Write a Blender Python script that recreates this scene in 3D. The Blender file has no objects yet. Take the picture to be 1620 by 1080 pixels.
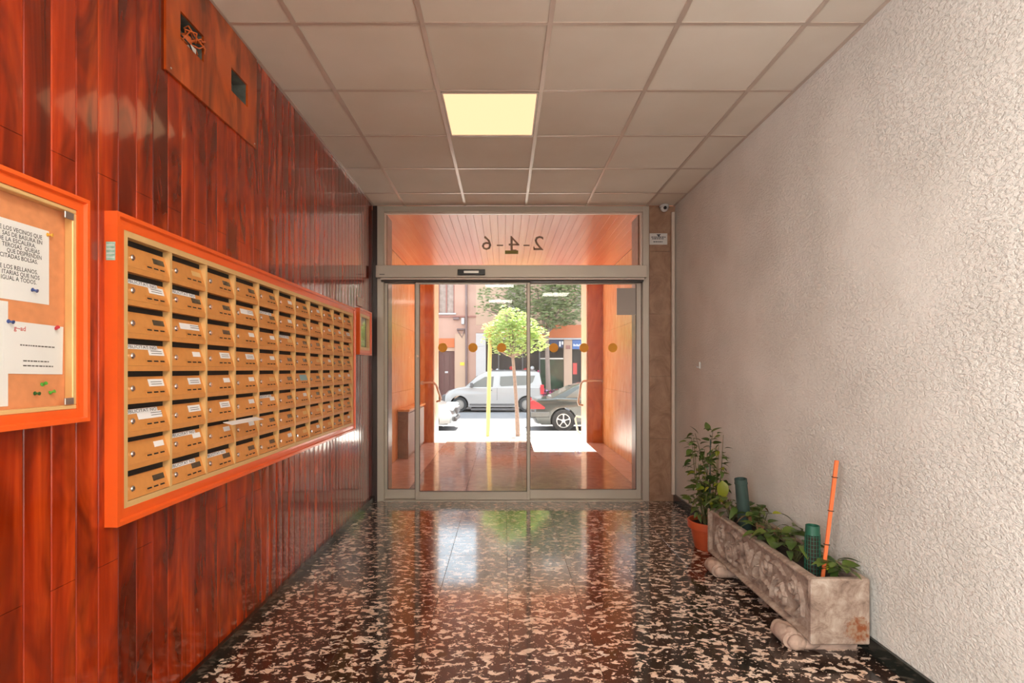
import bpy, bmesh, math, random
from mathutils import Vector, Matrix
random.seed(7)
R = math.radians
PI = math.pi
sc = bpy.context.scene
COL = sc.collection

# ------------------------------------------------------------------ camera
CH = 1.31                       # eye height
cam_d = bpy.data.cameras.new('camera')
cam = bpy.data.objects.new('camera', cam_d); COL.objects.link(cam)
cam.location = (0, 0, CH); cam.rotation_euler = (R(90), 0, 0)
cam_d.sensor_width = 36; cam_d.lens = 840/1620*36
cam_d.shift_x = 13/1620; cam_d.shift_y = 44/1620
cam_d.clip_start = 0.05; cam_d.clip_end = 300
sc.camera = cam

# ------------------------------------------------------------------ light and exposure
sc.view_settings.view_transform = 'Standard'; sc.view_settings.look = 'None'
sc.view_settings.gamma = 1.0; sc.view_settings.use_curve_mapping = False
sc.view_settings.exposure = 1.18
LAMP = 0.68                     # radiance of the ceiling panels
REAR = 130                      # fill light added unseen at the left wall, watts
w = bpy.data.worlds.new('sky'); sc.world = w; w.use_nodes = True
wb = w.node_tree.nodes['Background']
wb.inputs['Color'].default_value = (0.80, 0.90, 1.0, 1); wb.inputs['Strength'].default_value = 1.7
sd = bpy.data.lights.new('sun', 'SUN'); sd.energy = 9.0; sd.angle = R(0.6); sd.color = (1, .95, .86)
sun = bpy.data.objects.new('sun', sd); COL.objects.link(sun)
sun.rotation_euler = Vector((0.22, 0.95, 1.75)).to_track_quat('Z', 'Y').to_euler()
sun.location = (4, 20, 30)
ad = bpy.data.lights.new('side_window_daylight', 'AREA'); ad.shape = 'RECTANGLE'; ad.size = 2.3; ad.size_y = 2.2  # added fill behind the camera, brightens the right wall and hall
ad.energy = REAR; ad.color = (.96, .97, 1.0); ad.spread = R(150)
al = bpy.data.objects.new('side_window_daylight', ad); COL.objects.link(al)
al.location = (-1.24, -1.75, 1.65); al.rotation_euler = (R(90), 0, R(-90))

# ------------------------------------------------------------------ mesh helpers
class MB:
    def __init__(s): s.v = []; s.f = []; s.sm = False
    def add(s, vs, fs):
        n = len(s.v); s.v += [tuple(p) for p in vs]; s.f += [tuple(i+n for i in f) for f in fs]; return s
    def box(s, x0, x1, y0, y1, z0, z1):
        return s.add([(x0,y0,z0),(x1,y0,z0),(x1,y1,z0),(x0,y1,z0),(x0,y0,z1),(x1,y0,z1),(x1,y1,z1),(x0,y1,z1)],
                     [(0,3,2,1),(4,5,6,7),(0,1,5,4),(1,2,6,5),(2,3,7,6),(3,0,4,7)])
    def cbox(s, x0, x1, y0, y1, z0, z1, b):   # chamfered box (all vertical and horizontal edges)
        bm = bmesh.new()
        bmesh.ops.create_cube(bm, size=1, matrix=Matrix.Translation(((x0+x1)/2,(y0+y1)/2,(z0+z1)/2)) @ Matrix.Diagonal((x1-x0,y1-y0,z1-z0,1)))
        bmesh.ops.bevel(bm, geom=bm.edges[:], offset=b, segments=1, affect='EDGES')
        bm.verts.ensure_lookup_table()
        s.add([v.co[:] for v in bm.verts], [[v.index for v in f.verts] for f in bm.faces]); bm.free(); return s
    def prism(s, poly, a, b, axis='y'):        # poly of 2D points, extruded from a to b along axis
        n = len(poly)
        def P(u, v, t): return {'y': (u, t, v), 'x': (t, u, v), 'z': (u, v, t)}[axis]
        vs = [P(u, v, a) for u, v in poly] + [P(u, v, b) for u, v in poly]
        fs = [tuple(range(n)), tuple(range(2*n-1, n-1, -1))]
        fs += [(i, i+n, (i+1) % n + n, (i+1) % n) for i in range(n)]
        return s.add(vs, fs)
    def tube(s, pts, r, n=10, cap=True):
        pts = [Vector(p) for p in pts]; rs = r if isinstance(r, (list, tuple)) else [r]*len(pts)
        vs = []; fs = []; up = None
        for i, p in enumerate(pts):
            d = (pts[min(i+1, len(pts)-1)] - pts[max(i-1, 0)]).normalized()
            if up is None: up = d.orthogonal().normalized()
            up = (up - d*up.dot(d)).normalized(); sd = d.cross(up)
            for k in range(n):
                a = 2*PI*k/n; vs.append(p + (up*math.cos(a) + sd*math.sin(a))*rs[i])
        for i in range(len(pts)-1):
            for k in range(n):
                a = i*n+k; b = i*n+(k+1) % n; fs.append((a, b, b+n, a+n))
        if cap: fs += [tuple(range(n-1, -1, -1)), tuple(range((len(pts)-1)*n, len(pts)*n))]
        return s.add(vs, fs)
    def lathe(s, prof, n=32, c=(0,0,0), axis='z'):
        vs = []; fs = []
        for r, h in prof:
            for k in range(n):
                a = 2*PI*k/n; x, y = r*math.cos(a), r*math.sin(a)
                p = {'z': (x, y, h), 'y': (x, h, y), 'x': (h, x, y)}[axis]
                vs.append((p[0]+c[0], p[1]+c[1], p[2]+c[2]))
        for i in range(len(prof)-1):
            for k in range(n):
                a = i*n+k; b = i*n+(k+1) % n; fs.append((a, b, b+n, a+n))
        fs += [tuple(range(n-1, -1, -1)), tuple(range((len(prof)-1)*n, len(prof)*n))]
        return s.add(vs, fs)
    def ball(s, c, rx, ry, rz, n=16, m=10):
        prof = [(max(1e-4, math.sin(PI*i/m)), -math.cos(PI*i/m)) for i in range(m+1)]
        vs = []; fs = []
        for r, h in prof:
            for k in range(n):
                a = 2*PI*k/n; vs.append((c[0]+rx*r*math.cos(a), c[1]+ry*r*math.sin(a), c[2]+rz*h))
        for i in range(m):
            for k in range(n):
                a = i*n+k; b = i*n+(k+1) % n; fs.append((a, b, b+n, a+n))
        return s.add(vs, fs)
    def mesh(s, name, mat, smooth=False):
        me = bpy.data.meshes.new(name); me.from_pydata(s.v, [], s.f); me.update()
        bm = bmesh.new(); bm.from_mesh(me); bmesh.ops.recalc_face_normals(bm, faces=bm.faces[:]); bm.to_mesh(me); bm.free()
        if mat: me.materials.append(mat)
        if smooth:
            me.polygons.foreach_set('use_smooth', [True]*len(me.polygons))
            try: me.set_sharp_from_angle(angle=R(35))
            except Exception: pass
        return me
    def build(s, name, mat, parent=None, smooth=False, loc=None):
        return link(name, s.mesh(name, mat, smooth), parent, loc)

def link(name, me, parent=None, loc=None, rot=None, scale=None):
    o = bpy.data.objects.new(name, me); COL.objects.link(o)
    if parent: o.parent = parent
    if loc: o.location = loc
    if rot: o.rotation_euler = rot
    if scale: o.scale = scale
    return o
def tag(o, label, cat, group=None, kind=None):
    o['label'] = label; o['category'] = cat
    if group: o['group'] = group
    if kind: o['kind'] = kind
    return o
def thing(name, label, cat, loc=(0,0,0), rz=0, group=None):
    o = bpy.data.objects.new(name, None); COL.objects.link(o); o.location = loc; o.rotation_euler = (0, 0, rz)
    o.empty_display_size = .1
    return tag(o, label, cat, group)
def struct(name, label=None, loc=(0,0,0)):
    o = bpy.data.objects.new(name, None); COL.objects.link(o); o.location = loc; o['kind'] = 'structure'
    if label: o['label'] = label; o['category'] = name.split('_')[0]
    return o
def S(o, label=None, cat=None):
    o['kind'] = 'structure'
    if label: o['label'] = label; o['category'] = cat or o.name.split('_')[0]
    return o
def text_mb(txt, size, spacing=1.0, depth=0.0):
    cu = bpy.data.curves.new('t', 'FONT'); cu.body = txt; cu.size = size; cu.resolution_u = 2; cu.extrude = depth
    cu.space_character = spacing; cu.offset = size*.012 if size < .5 else 0
    o = bpy.data.objects.new('t', cu); COL.objects.link(o)
    dg = bpy.context.evaluated_depsgraph_get(); dg.update()
    me = bpy.data.meshes.new_from_object(o.evaluated_get(dg))
    b = MB(); b.add([v.co[:] for v in me.vertices], [tuple(p.vertices) for p in me.polygons])
    bpy.data.objects.remove(o); bpy.data.curves.remove(cu); bpy.data.meshes.remove(me)
    return b
def xf(b, fn): b.v = [fn(*p) for p in b.v]; return b

# ------------------------------------------------------------------ material helpers
def new_mat(name):
    m = bpy.data.materials.new(name); m.use_nodes = True
    nt = m.node_tree; p = nt.nodes['Principled BSDF']; return m, nt, p
def N(nt, t, **kw):
    n = nt.nodes.new(t)
    for k, v in kw.items():
        if k.startswith('i_'): n.inputs[k[2:].replace('_', ' ')].default_value = v
        else: setattr(n, k, v)
    return n
def mix(nt, fac, a, b, blend='MIX'):
    n = nt.nodes.new('ShaderNodeMix'); n.data_type = 'RGBA'; n.blend_type = blend
    for sock, v in ((n.inputs['Factor'], fac), (n.inputs[6], a), (n.inputs[7], b)):
        if hasattr(v, 'is_linked') or hasattr(v, 'links'): nt.links.new(v, sock)
        else: sock.default_value = (v + (1,)) if isinstance(v, tuple) and len(v) == 3 else v
    return n.outputs[2]
def ramp(nt, src, stops):
    n = nt.nodes.new('ShaderNodeValToRGB'); e = n.color_ramp.elements
    while len(e) < len(stops): e.new(.5)
    for el, (p, c) in zip(e, stops):
        el.position = p; el.color = (c, c, c, 1) if not isinstance(c, tuple) else c + (1,)
    nt.links.new(src, n.inputs[0]); return n.outputs[0]
def coords(nt, kind='object', scale=(1,1,1), rnd=False):
    if rnd: rv = loc_random(nt)
    if kind == 'world': src = N(nt, 'ShaderNodeNewGeometry').outputs['Position']
    else: src = N(nt, 'ShaderNodeTexCoord').outputs['Object']
    if rnd:
        m = N(nt, 'ShaderNodeMath', operation='MULTIPLY'); m.inputs[1].default_value = 37.0
        nt.links.new(rv, m.inputs[0])
        a = N(nt, 'ShaderNodeVectorMath', operation='ADD'); nt.links.new(src, a.inputs[0]); nt.links.new(m.outputs[0], a.inputs[1]); src = a.outputs[0]
    mp = N(nt, 'ShaderNodeMapping'); mp.inputs['Scale'].default_value = scale
    nt.links.new(src, mp.inputs[0]); return mp.outputs[0]
def noise(nt, vec, scale, detail=3, rough=.5, dist=0):
    n = N(nt, 'ShaderNodeTexNoise'); n.inputs['Scale'].default_value = scale; n.inputs['Detail'].default_value = detail
    n.inputs['Roughness'].default_value = rough; n.inputs['Distortion'].default_value = dist
    nt.links.new(vec, n.inputs['Vector']); return n.outputs['Fac']
def bump(nt, p, h, strength=.3, dist=.005):
    b = N(nt, 'ShaderNodeBump'); b.inputs['Strength'].default_value = strength; b.inputs['Distance'].default_value = dist
    nt.links.new(h, b.inputs['Height']); nt.links.new(b.outputs[0], p.inputs['Normal'])
def simple(name, c, rough=.5, metal=0, var=.08, scale=12, bmp=0, kind='object', coat=0, spec=.5):
    m, nt, p = new_mat(name)
    v = coords(nt, kind); f = noise(nt, v, scale, 4)
    lo = tuple(max(0, x*(1-var*2)) for x in c); hi = tuple(min(1, x*(1+var)) for x in c)
    nt.links.new(mix(nt, f, lo, hi), p.inputs['Base Color'])
    p.inputs['Roughness'].default_value = rough; p.inputs['Metallic'].default_value = metal
    p.inputs['Coat Weight'].default_value = coat; p.inputs['Coat Roughness'].default_value = .08
    p.inputs['Specular IOR Level'].default_value = spec
    if bmp: bump(nt, p, noise(nt, v, scale*3, 5), bmp, .003)
    return m

def loc_random(nt):        # one random number per board place, so the lengths of one plank match
    oi = N(nt, 'ShaderNodeObjectInfo'); wn = N(nt, 'ShaderNodeTexWhiteNoise'); nt.links.new(oi.outputs['Location'], wn.inputs['Vector']); return wn.outputs['Value']
def wood_mat(name, c_lo, c_mid, c_hi, rough=.16, per=True, grain=(14, 14, .9)):
    m, nt, p = new_mat(name)
    v = coords(nt, 'object', grain, rnd=True)
    g = noise(nt, v, 1.0, 5, .6, .8)
    v2 = coords(nt, 'object', (6, 6, 1.6), rnd=True); g2 = noise(nt, v2, 1.0, 3, .6, 1.2)
    col = ramp(nt, g, [(.25, c_lo), (.5, c_mid), (.72, c_hi)])
    dark = ramp(nt, g2, [(.34, 1.0), (.60, 0.0)])
    col = mix(nt, dark, col, tuple(x*.28 for x in c_mid))
    if per:
        col = mix(nt, ramp(nt, loc_random(nt), [(0, .0), (1, .8)]), col, mix(nt, 1.0, col, (.55, .42, .5), 'MULTIPLY'))
    v3 = coords(nt, 'object', (2.2, 2.2, 60), rnd=True)
    scr = ramp(nt, noise(nt, coords(nt, 'object', (5, 5, 5), rnd=True), 9, 6, .8), [(.74, 0.0), (.78, .5)])
    col = mix(nt, scr, col, c_hi)
    nt.links.new(col, p.inputs['Base Color'])
    p.inputs['Roughness'].default_value = rough
    p.inputs['Specular IOR Level'].default_value = .25
    p.inputs['Coat Weight'].default_value = .9; p.inputs['Coat Roughness'].default_value = .075
    bump(nt, p, g, .06, .002)
    return m

M = {}
M['plank'] = wood_mat('varnished_red_wood', (.24, .018, .002), (.44, .034, .003), (.70, .085, .007))
M['panel'] = wood_mat('orange_plywood', (.40, .045, .004), (.56, .085, .007), (.66, .12, .012), rough=.35, per=False, grain=(6, 6, 1.5))
M['orange'] = simple('orange_painted_wood', (.86, .115, .014), .32, var=.06, scale=6, bmp=.05, coat=.3)
M['black'] = simple('black_void', (.012, .011, .010), .7)
M['gold'] = simple('pale_gold_aluminium', (.78, .50, .21), .42, .2, var=.05)
M['gold_door'] = simple('bronze_anodised_door', (.74, .32, .085), .42, .2, var=.08, scale=30)
M['chrome'] = simple('chrome', (.8, .8, .8), .15, 1, var=.02)
M['steel'] = simple('brushed_steel', (.55, .53, .50), .32, .9, var=.05)
M['alu'] = simple('satin_grey_aluminium', (.54, .49, .42), .38, .3, var=.03, scale=3)
M['alu_light'] = simple('pale_aluminium', (.66, .56, .48), .4, .3, var=.03)
M['alu_dark'] = simple('dark_seal', (.05, .045, .04), .5)
M['white_paper'] = simple('white_paper', (.84, .83, .84), .8, var=.03, scale=5)
M['grey_paper'] = simple('grey_paper', (.48, .44, .40), .8, var=.03, scale=5)
M['ink'] = simple('dark_ink', (.035, .035, .045), .6)
M['red_ink'] = simple('red_ink', (.7, .1, .1), .6)
M['cork'] = simple('orange_cork', (.80, .31, .13), .8, var=.12, scale=45, bmp=.2)
M['label_dark'] = simple('dark_name_plate', (.07, .055, .035), .25, var=.2, scale=60)
M['label_blue'] = simple('pale_blue_card', (.30, .50, .55), .6)
M['sticker_green'] = simple('pale_green_sticker', (.38, .60, .50), .5, var=.3, scale=80)
M['marble_black'] = simple('black_marble', (.018, .022, .018), .12, var=.6, scale=9)
M['white_plastic'] = simple('white_plastic', (.62, .60, .57), .35, var=.02)
M['white_paint'] = simple('cream_pipe_paint', (.60, .50, .41), .45, var=.06)
M['black_plastic'] = simple('black_plastic', (.015, .015, .017), .25)
M['grout'] = simple('dark_grout', (.03, .025, .022), .7)
M['soil'] = simple('dark_soil', (.045, .028, .018), .95, var=.5, scale=50, bmp=.8)
M['jamb_dark'] = simple('dark_stained_jamb', (.035, .018, .016), .3)
M['terracotta'] = simple('terracotta_plastic', (.50, .085, .025), .5, var=.1)
M['green_mesh'] = simple('green_plastic_mesh', (.018, .10, .060), .45, var=.1)
M['dark_green'] = simple('dark_green_plastic', (.035, .065, .055), .55, var=.12)
M['orange_stick'] = simple('orange_stick_paint', (.78, .17, .05), .45, var=.08)
M['tie'] = simple('brown_tie', (.10, .045, .02), .7)
M['bark'] = simple('bark', (.29, .21, .17), .9, var=.3, scale=25, bmp=.4)
M['stake'] = simple('yellow_stake', (.62, .48, .18), .7, var=.12)
M['stem'] = simple('plant_stem', (.10, .10, .03), .7)
M['wire_a'] = simple('orange_wire', (.65, .14, .03), .5)
M['wire_b'] = simple('black_wire', (.02, .02, .02), .5)
M['wire_c'] = simple('white_block', (.75, .75, .72), .5)
M['plaster_raw'] = simple('raw_grey_plaster', (.14, .15, .13), .9, var=.4, scale=20, bmp=.5)
M['dot'] = None
M['digit'] = simple('brown_vinyl', (.34, .21, .15), .6)
M['olive'] = simple('olive_sticker', (.30, .25, .06), .6)
M['asphalt'] = simple('asphalt', (.22, .215, .22), .9, var=.12, scale=3, kind='world')
M['pavement'] = simple('pale_pavement', (.74, .70, .65), .9, var=.05, scale=4, kind='world')
M['kerb'] = simple('kerb_granite', (.50, .48, .45), .9, var=.1)
M['tyre'] = simple('tyre_rubber', (.035, .035, .035), .8)
M['hub'] = simple('wheel_alloy', (.72, .71, .69), .3, .5)
M['hubcap_dull'] = simple('dusty_wheel_cover', (.33, .30, .27), .6, .2)
M['van_white'] = simple('white_car_paint', (.37, .35, .335), .3, var=.02, coat=.6)
M['car_dark'] = simple('dark_green_grey_paint', (.045, .055, .052), .25, .3, var=.05, coat=1)
M['car_silver'] = simple('silver_car_paint', (.36, .37, .37), .28, .6, var=.03, coat=.8)
M['car_dull'] = simple('dull_silver_bumper', (.16, .165, .16), .35, .4)
M['car_glass'] = simple('tinted_car_glass', (.13, .12, .10), .06, 0, var=.05)
M['tail'] = simple('red_tail_lamp', (.65, .03, .04), .2)
M['head'] = simple('headlamp', (.8, .82, .85), .1, .3)
M['trim_grey'] = simple('grey_plastic_trim', (.12, .11, .11), .6)
M['fac_pink'] = simple('salmon_render', (.46, .27, .205), .9, var=.06, scale=1.5, kind='world')
M['fac_peach'] = simple('peach_render', (.50, .33, .235), .9, var=.06, scale=1.5, kind='world')
M['fac_dark'] = simple('deep_pink_trim', (.34, .15, .12), .85, var=.06, kind='world')
M['fac_white'] = simple('white_stone', (.50, .46, .45), .85, var=.05, kind='world')
M['door_brown'] = simple('brown_street_door', (.13, .05, .04), .6, var=.15, scale=6)
M['awning'] = simple('orange_fascia', (.50, .13, .04), .7, var=.05)
M['sign_blue'] = simple('blue_sign', (.04, .12, .36), .4)
M['sign_navy'] = simple('navy_sign', (.02, .03, .09), .4)
M['sign_white'] = simple('white_lettering', (.8, .8, .85), .5)
M['sign_red'] = simple('red_banner', (.55, .04, .03), .5)
M['shop_dark'] = simple('shop_interior', (.05, .03, .025), .8, var=.3)
M['window_curtain'] = simple('lace_curtain', (.42, .32, .27), .8, var=.3, scale=5)
M['dark_leaf_glass'] = simple('painted_reflection_glass', (.03, .06, .035), .05, var=.5, scale=5)  # reflected greenery painted into the dark glass colour
M['pipe'] = simple('grey_down_pipe', (.20, .13, .12), .5, .3)
M['rail'] = simple('painted_steel_rail', (.72, .62, .52), .3, .5)
M['yellow'] = simple('yellow_plate', (.85, .55, .06), .5)
M['magenta'] = simple('magenta_petals', (.75, .05, .22), .7, var=.3, scale=20)
M['lilac'] = simple('lilac_petals', (.50, .30, .55), .7, var=.3, scale=20)
for nm, c in (('green', (.10, .42, .05)), ('darkgreen', (.03, .14, .03)), ('red', (.62, .04, .06)), ('blue', (.05, .09, .30)), ('amber', (.9, .45, .05))):
    M['pin_'+nm] = simple(nm+'_pin', c, .3)

# terrazzo
def terrazzo():
    m, nt, p = new_mat('dark_terrazzo')
    v = coords(nt, 'world', (.82, 1.15, 1))
    oi = N(nt, 'ShaderNodeObjectInfo'); mm = N(nt, 'ShaderNodeMath', operation='MULTIPLY'); mm.inputs[1].default_value = 3.0
    nt.links.new(oi.outputs['Random'], mm.inputs[0])
    a = N(nt, 'ShaderNodeVectorMath', operation='ADD'); nt.links.new(v, a.inputs[0]); nt.links.new(mm.outputs[0], a.inputs[1])
    v = a.outputs[0]
    n1 = noise(nt, v, 26, 5, .62, .55)
    f1 = ramp(nt, n1, [(.545, 0.0), (.557, 1.0)])
    n2 = noise(nt, v, 60, 3, .6, .4)
    f2 = ramp(nt, n2, [(.66, 0.0), (.68, .9)])
    mx = N(nt, 'ShaderNodeMath', operation='MAXIMUM'); nt.links.new(f1, mx.inputs[0]); nt.links.new(f2, mx.inputs[1])
    n3 = noise(nt, v, 14, 3, .6); cream = ramp(nt, n3, [(.3, (.62, .42, .30)), (.6, (.78, .62, .50)), (.75, (.80, .70, .62))])
    dark = ramp(nt, noise(nt, v, 8, 4), [(.3, (.010, .009, .008)), (.7, (.045, .022, .015))])
    nt.links.new(mix(nt, mx.outputs[0], dark, cream), p.inputs['Base Color'])
    p.inputs['Roughness'].default_value = .13
    rr = ramp(nt, noise(nt, coords(nt, 'world'), 2.5, 5), [(.3, .08), (.7, .17)]); nt.links.new(rr, p.inputs['Roughness'])
    p.inputs['Coat Weight'].default_value = .5; p.inputs['Coat Roughness'].default_value = .06
    return m
M['terrazzo'] = terrazzo()
# stucco
def stucco():
    m, nt, p = new_mat('rough_cream_stucco')
    v = coords(nt, 'world', (1, .72, 1.2))
    a = noise(nt, v, 66, 4, .62, .55); b = noise(nt, v, 170, 2, .5, .2)
    ra = ramp(nt, a, [(.36, 0.0), (.50, .75), (.60, 1.0)])
    big = ramp(nt, noise(nt, coords(nt, 'world'), 1.3, 2), [(.35, .35), (.55, 1.0)])
    ad_ = N(nt, 'ShaderNodeMath', operation='MULTIPLY'); nt.links.new(ra, ad_.inputs[0]); nt.links.new(big, ad_.inputs[1])
    s = N(nt, 'ShaderNodeMath', operation='MULTIPLY_ADD'); nt.links.new(b, s.inputs[0]); s.inputs[1].default_value = .3; nt.links.new(ad_.outputs[0], s.inputs[2])
    bump(nt, p, s.outputs[0], .8, .0046)
    c = ramp(nt, noise(nt, coords(nt, 'world'), 3, 5), [(.3, (.66, .63, .565)), (.7, (.75, .725, .66))])
    sp = ramp(nt, noise(nt, v, 55, 4, .7), [(.70, 0.0), (.74, .6)])
    nt.links.new(mix(nt, sp, c, (.35, .28, .22)), p.inputs['Base Color'])
    p.inputs['Roughness'].default_value = .42
    return m
M['stucco'] = stucco()
def ceil_tile():
    m, nt, p = new_mat('mineral_ceiling_tile')
    v = coords(nt, 'world')
    c = ramp(nt, noise(nt, v, 2.2, 3), [(.3, (.76, .70, .60)), (.7, (.82, .77, .68))])
    oi = N(nt, 'ShaderNodeObjectInfo')
    c = mix(nt, ramp(nt, oi.outputs['Random'], [(0, 0.0), (1, .5)]), c, mix(nt, 1.0, c, (.88, .86, .84), 'MULTIPLY'))
    nt.links.new(c, p.inputs['Base Color']); p.inputs['Roughness'].default_value = .85
    bump(nt, p, noise(nt, v, 160, 2), .12, .002)
    return m
M['tile'] = ceil_tile()
M['tbar'] = simple('ceiling_grid_metal', (.62, .52, .44), .35, .25, var=.05, kind='world')
def marble(name, lo, mid, hi, rough=.25, sc_=(1, 1, .35)):
    m, nt, p = new_mat(name)
    v = coords(nt, 'world', sc_); g = noise(nt, v, 4.5, 7, .62, 2.2)
    c = ramp(nt, g, [(.28, lo), (.48, mid), (.68, hi)])
    oi = N(nt, 'ShaderNodeObjectInfo')
    c = mix(nt, ramp(nt, oi.outputs['Random'], [(0, 0.0), (1, .35)]), c, mid)
    nt.links.new(c, p.inputs['Base Color']); p.inputs['Roughness'].default_value = rough
    return m
M['marble_orange'] = marble('orange_travertine', (.70, .25, .07), (.88, .42, .15), (.94, .56, .27))
M['marble_deep'] = marble('deep_orange_travertine', (.46, .11, .022), (.62, .19, .04), (.74, .28, .07))
M['marble_sunlit'] = marble('sunlit_peach_stone', (.78, .48, .30), (.88, .60, .40), (.92, .70, .52))  # porch jamb faces, sunlight put into a paler stone colour
M['marble_brown'] = marble('brown_travertine', (.21, .115, .068), (.30, .175, .11), (.39, .245, .16), .3, (1, 1, 1))
M['marble_reddish'] = marble('reddish_polished_floor', (.26, .165, .14), (.35, .235, .20), (.43, .30, .26), .08, (1, 1, 1))
M['marble_pinkish'] = marble('pinkish_stone_strip', (.52, .34, .28), (.64, .44, .37), (.72, .52, .45), .15, (1, 1, 1))
M['slat'] = wood_mat('orange_ceiling_slat', (.62, .16, .06), (.80, .26, .12), (.88, .36, .18), rough=.28, per=False, grain=(10, .6, 10))
# fix: slats are pale, drop their dark streaks by a light material of their own
def slat_mat():
    m, nt, p = new_mat('orange_varnished_ceiling_slat')
    v = coords(nt, 'world', (12, .7, 12)); g = noise(nt, v, 1, 4)
    nt.links.new(ramp(nt, g, [(.3, (.86, .25, .10)), (.7, (.94, .38, .20))]), p.inputs['Base Color'])
    p.inputs['Roughness'].default_value = .33; p.inputs['Coat Weight'].default_value = .4; p.inputs['Coat Roughness'].default_value = .25
    return m
M['slat'] = slat_mat()
def planter_mat():
    m, nt, p = new_mat('weathered_cast_stone')
    v = coords(nt, 'world')
    g = noise(nt, v, 14, 8, .7, .6)
    c = ramp(nt, g, [(.28, (.12, .075, .055)), (.45, (.29, .205, .155)), (.6, (.42, .33, .26)), (.8, (.58, .49, .42))])
    cr = ramp(nt, noise(nt, coords(nt, 'world', (1, 1, 3.5)), 30, 6, .8, 1.0), [(.60, 0.0), (.67, .75)])
    c = mix(nt, cr, c, (.12, .075, .05))
    # rust brown stain low on the near end, a mark of its own
    gp = N(nt, 'ShaderNodeNewGeometry'); ds = N(nt, 'ShaderNodeVectorMath', operation='DISTANCE')
    nt.links.new(gp.outputs['Position'], ds.inputs[0]); ds.inputs[1].default_value = (1.605, 2.40, .135)
    wob = N(nt, 'ShaderNodeMath', operation='MULTIPLY_ADD'); nt.links.new(noise(nt, v, 22, 5, .8), wob.inputs[0]); wob.inputs[1].default_value = .12; nt.links.new(ds.outputs['Value'], wob.inputs[2])
    st = ramp(nt, wob.outputs[0], [(.105, 1.0), (.125, 0.0)])
    c = mix(nt, st, c, ramp(nt, noise(nt, v, 45, 4), [(.4, (.22, .06, .015)), (.6, (.30, .20, .13))]))
    nt.links.new(c, p.inputs['Base Color']); p.inputs['Roughness'].default_value = .85
    bump(nt, p, noise(nt, v, 60, 6, .7), .5, .004)
    return m
M['cast_stone'] = planter_mat()
M['foot_stone'] = simple('pinkish_cast_stone_foot', (.50, .35, .27), .8, var=.3, scale=22, bmp=.7)
def leaf_mat(name, lo, hi, tr=.35, rough=.4):
    m, nt, p = new_mat(name)
    oi = N(nt, 'ShaderNodeObjectInfo'); v = coords(nt, 'world')
    n = noise(nt, v, 9, 3)
    a = N(nt, 'ShaderNodeMath', operation='ADD'); nt.links.new(oi.outputs['Random'], a.inputs[0]); nt.links.new(n, a.inputs[1])
    h = N(nt, 'ShaderNodeMath', operation='MULTIPLY'); nt.links.new(a.outputs[0], h.inputs[0]); h.inputs[1].default_value = .5
    c = ramp(nt, h.outputs[0], [(.2, lo), (.8, hi)])
    nt.links.new(c, p.inputs['Base Color']); p.inputs['Roughness'].default_value = rough
    t = N(nt, 'ShaderNodeBsdfTranslucent'); nt.links.new(c, t.inputs[0])
    ms = N(nt, 'ShaderNodeMixShader'); ms.inputs[0].default_value = tr
    nt.links.new(p.outputs[0], ms.inputs[1]); nt.links.new(t.outputs[0], ms.inputs[2])
    nt.links.new(ms.outputs[0], nt.nodes['Material Output'].inputs[0])
    return m
M['leaf'] = leaf_mat('glossy_green_leaf', (.028, .065, .012), (.13, .18, .035), .2)
M['leaf_yellow'] = leaf_mat('yellow_green_leaf', (.22, .26, .02), (.36, .36, .03), .3)
M['leaf_dry'] = leaf_mat('dry_brown_leaf', (.16, .07, .03), (.26, .14, .07), .1, .7)
M['tree_near'] = leaf_mat('bright_tree_leaf', (.28, .40, .08), (.60, .72, .28), .45)
M['dot'] = leaf_mat('translucent_orange_vinyl', (1.0, .42, .02), (1.0, .46, .025), .1, .5)
M['tree_far'] = leaf_mat('grey_green_tree_leaf', (.14, .18, .07), (.40, .46, .22), .4)
def glass():
    m, nt, p = new_mat('clear_pane_glass'); nt.nodes.remove(p)
    fr = N(nt, 'ShaderNodeFresnel'); fr.inputs['IOR'].default_value = 1.45
    tr = N(nt, 'ShaderNodeBsdfTransparent'); tr.inputs[0].default_value = (.975, .975, .965, 1)
    gl = N(nt, 'ShaderNodeBsdfGlossy'); gl.inputs['Roughness'].default_value = .02
    ge = N(nt, 'ShaderNodeNewGeometry'); iv = N(nt, 'ShaderNodeMath', operation='SUBTRACT'); iv.inputs[0].default_value = 1; nt.links.new(ge.outputs['Backfacing'], iv.inputs[1])
    mu = N(nt, 'ShaderNodeMath', operation='MULTIPLY'); nt.links.new(fr.outputs[0], mu.inputs[0]); nt.links.new(iv.outputs[0], mu.inputs[1])
    ms = N(nt, 'ShaderNodeMixShader'); nt.links.new(mu.outputs[0], ms.inputs[0]); nt.links.new(tr.outputs[0], ms.inputs[1]); nt.links.new(gl.outputs[0], ms.inputs[2])
    nt.links.new(ms.outputs[0], nt.nodes['Material Output'].inputs[0]); return m
M['glass'] = glass()
def emit(name, c, s):
    m, nt, p = new_mat(name); nt.nodes.remove(p)
    e = N(nt, 'ShaderNodeEmission'); e.inputs[0].default_value = c + (1,); e.inputs[1].default_value = s
    nt.links.new(e.outputs[0], nt.nodes['Material Output'].inputs[0]); return m
M['lamp'] = emit('lit_opal_diffuser', (1.0, .60, .33), LAMP)
M['lamp_hall'] = emit('lit_opal_diffuser_hall', (1.0, .92, .79), 16.0)

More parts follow.
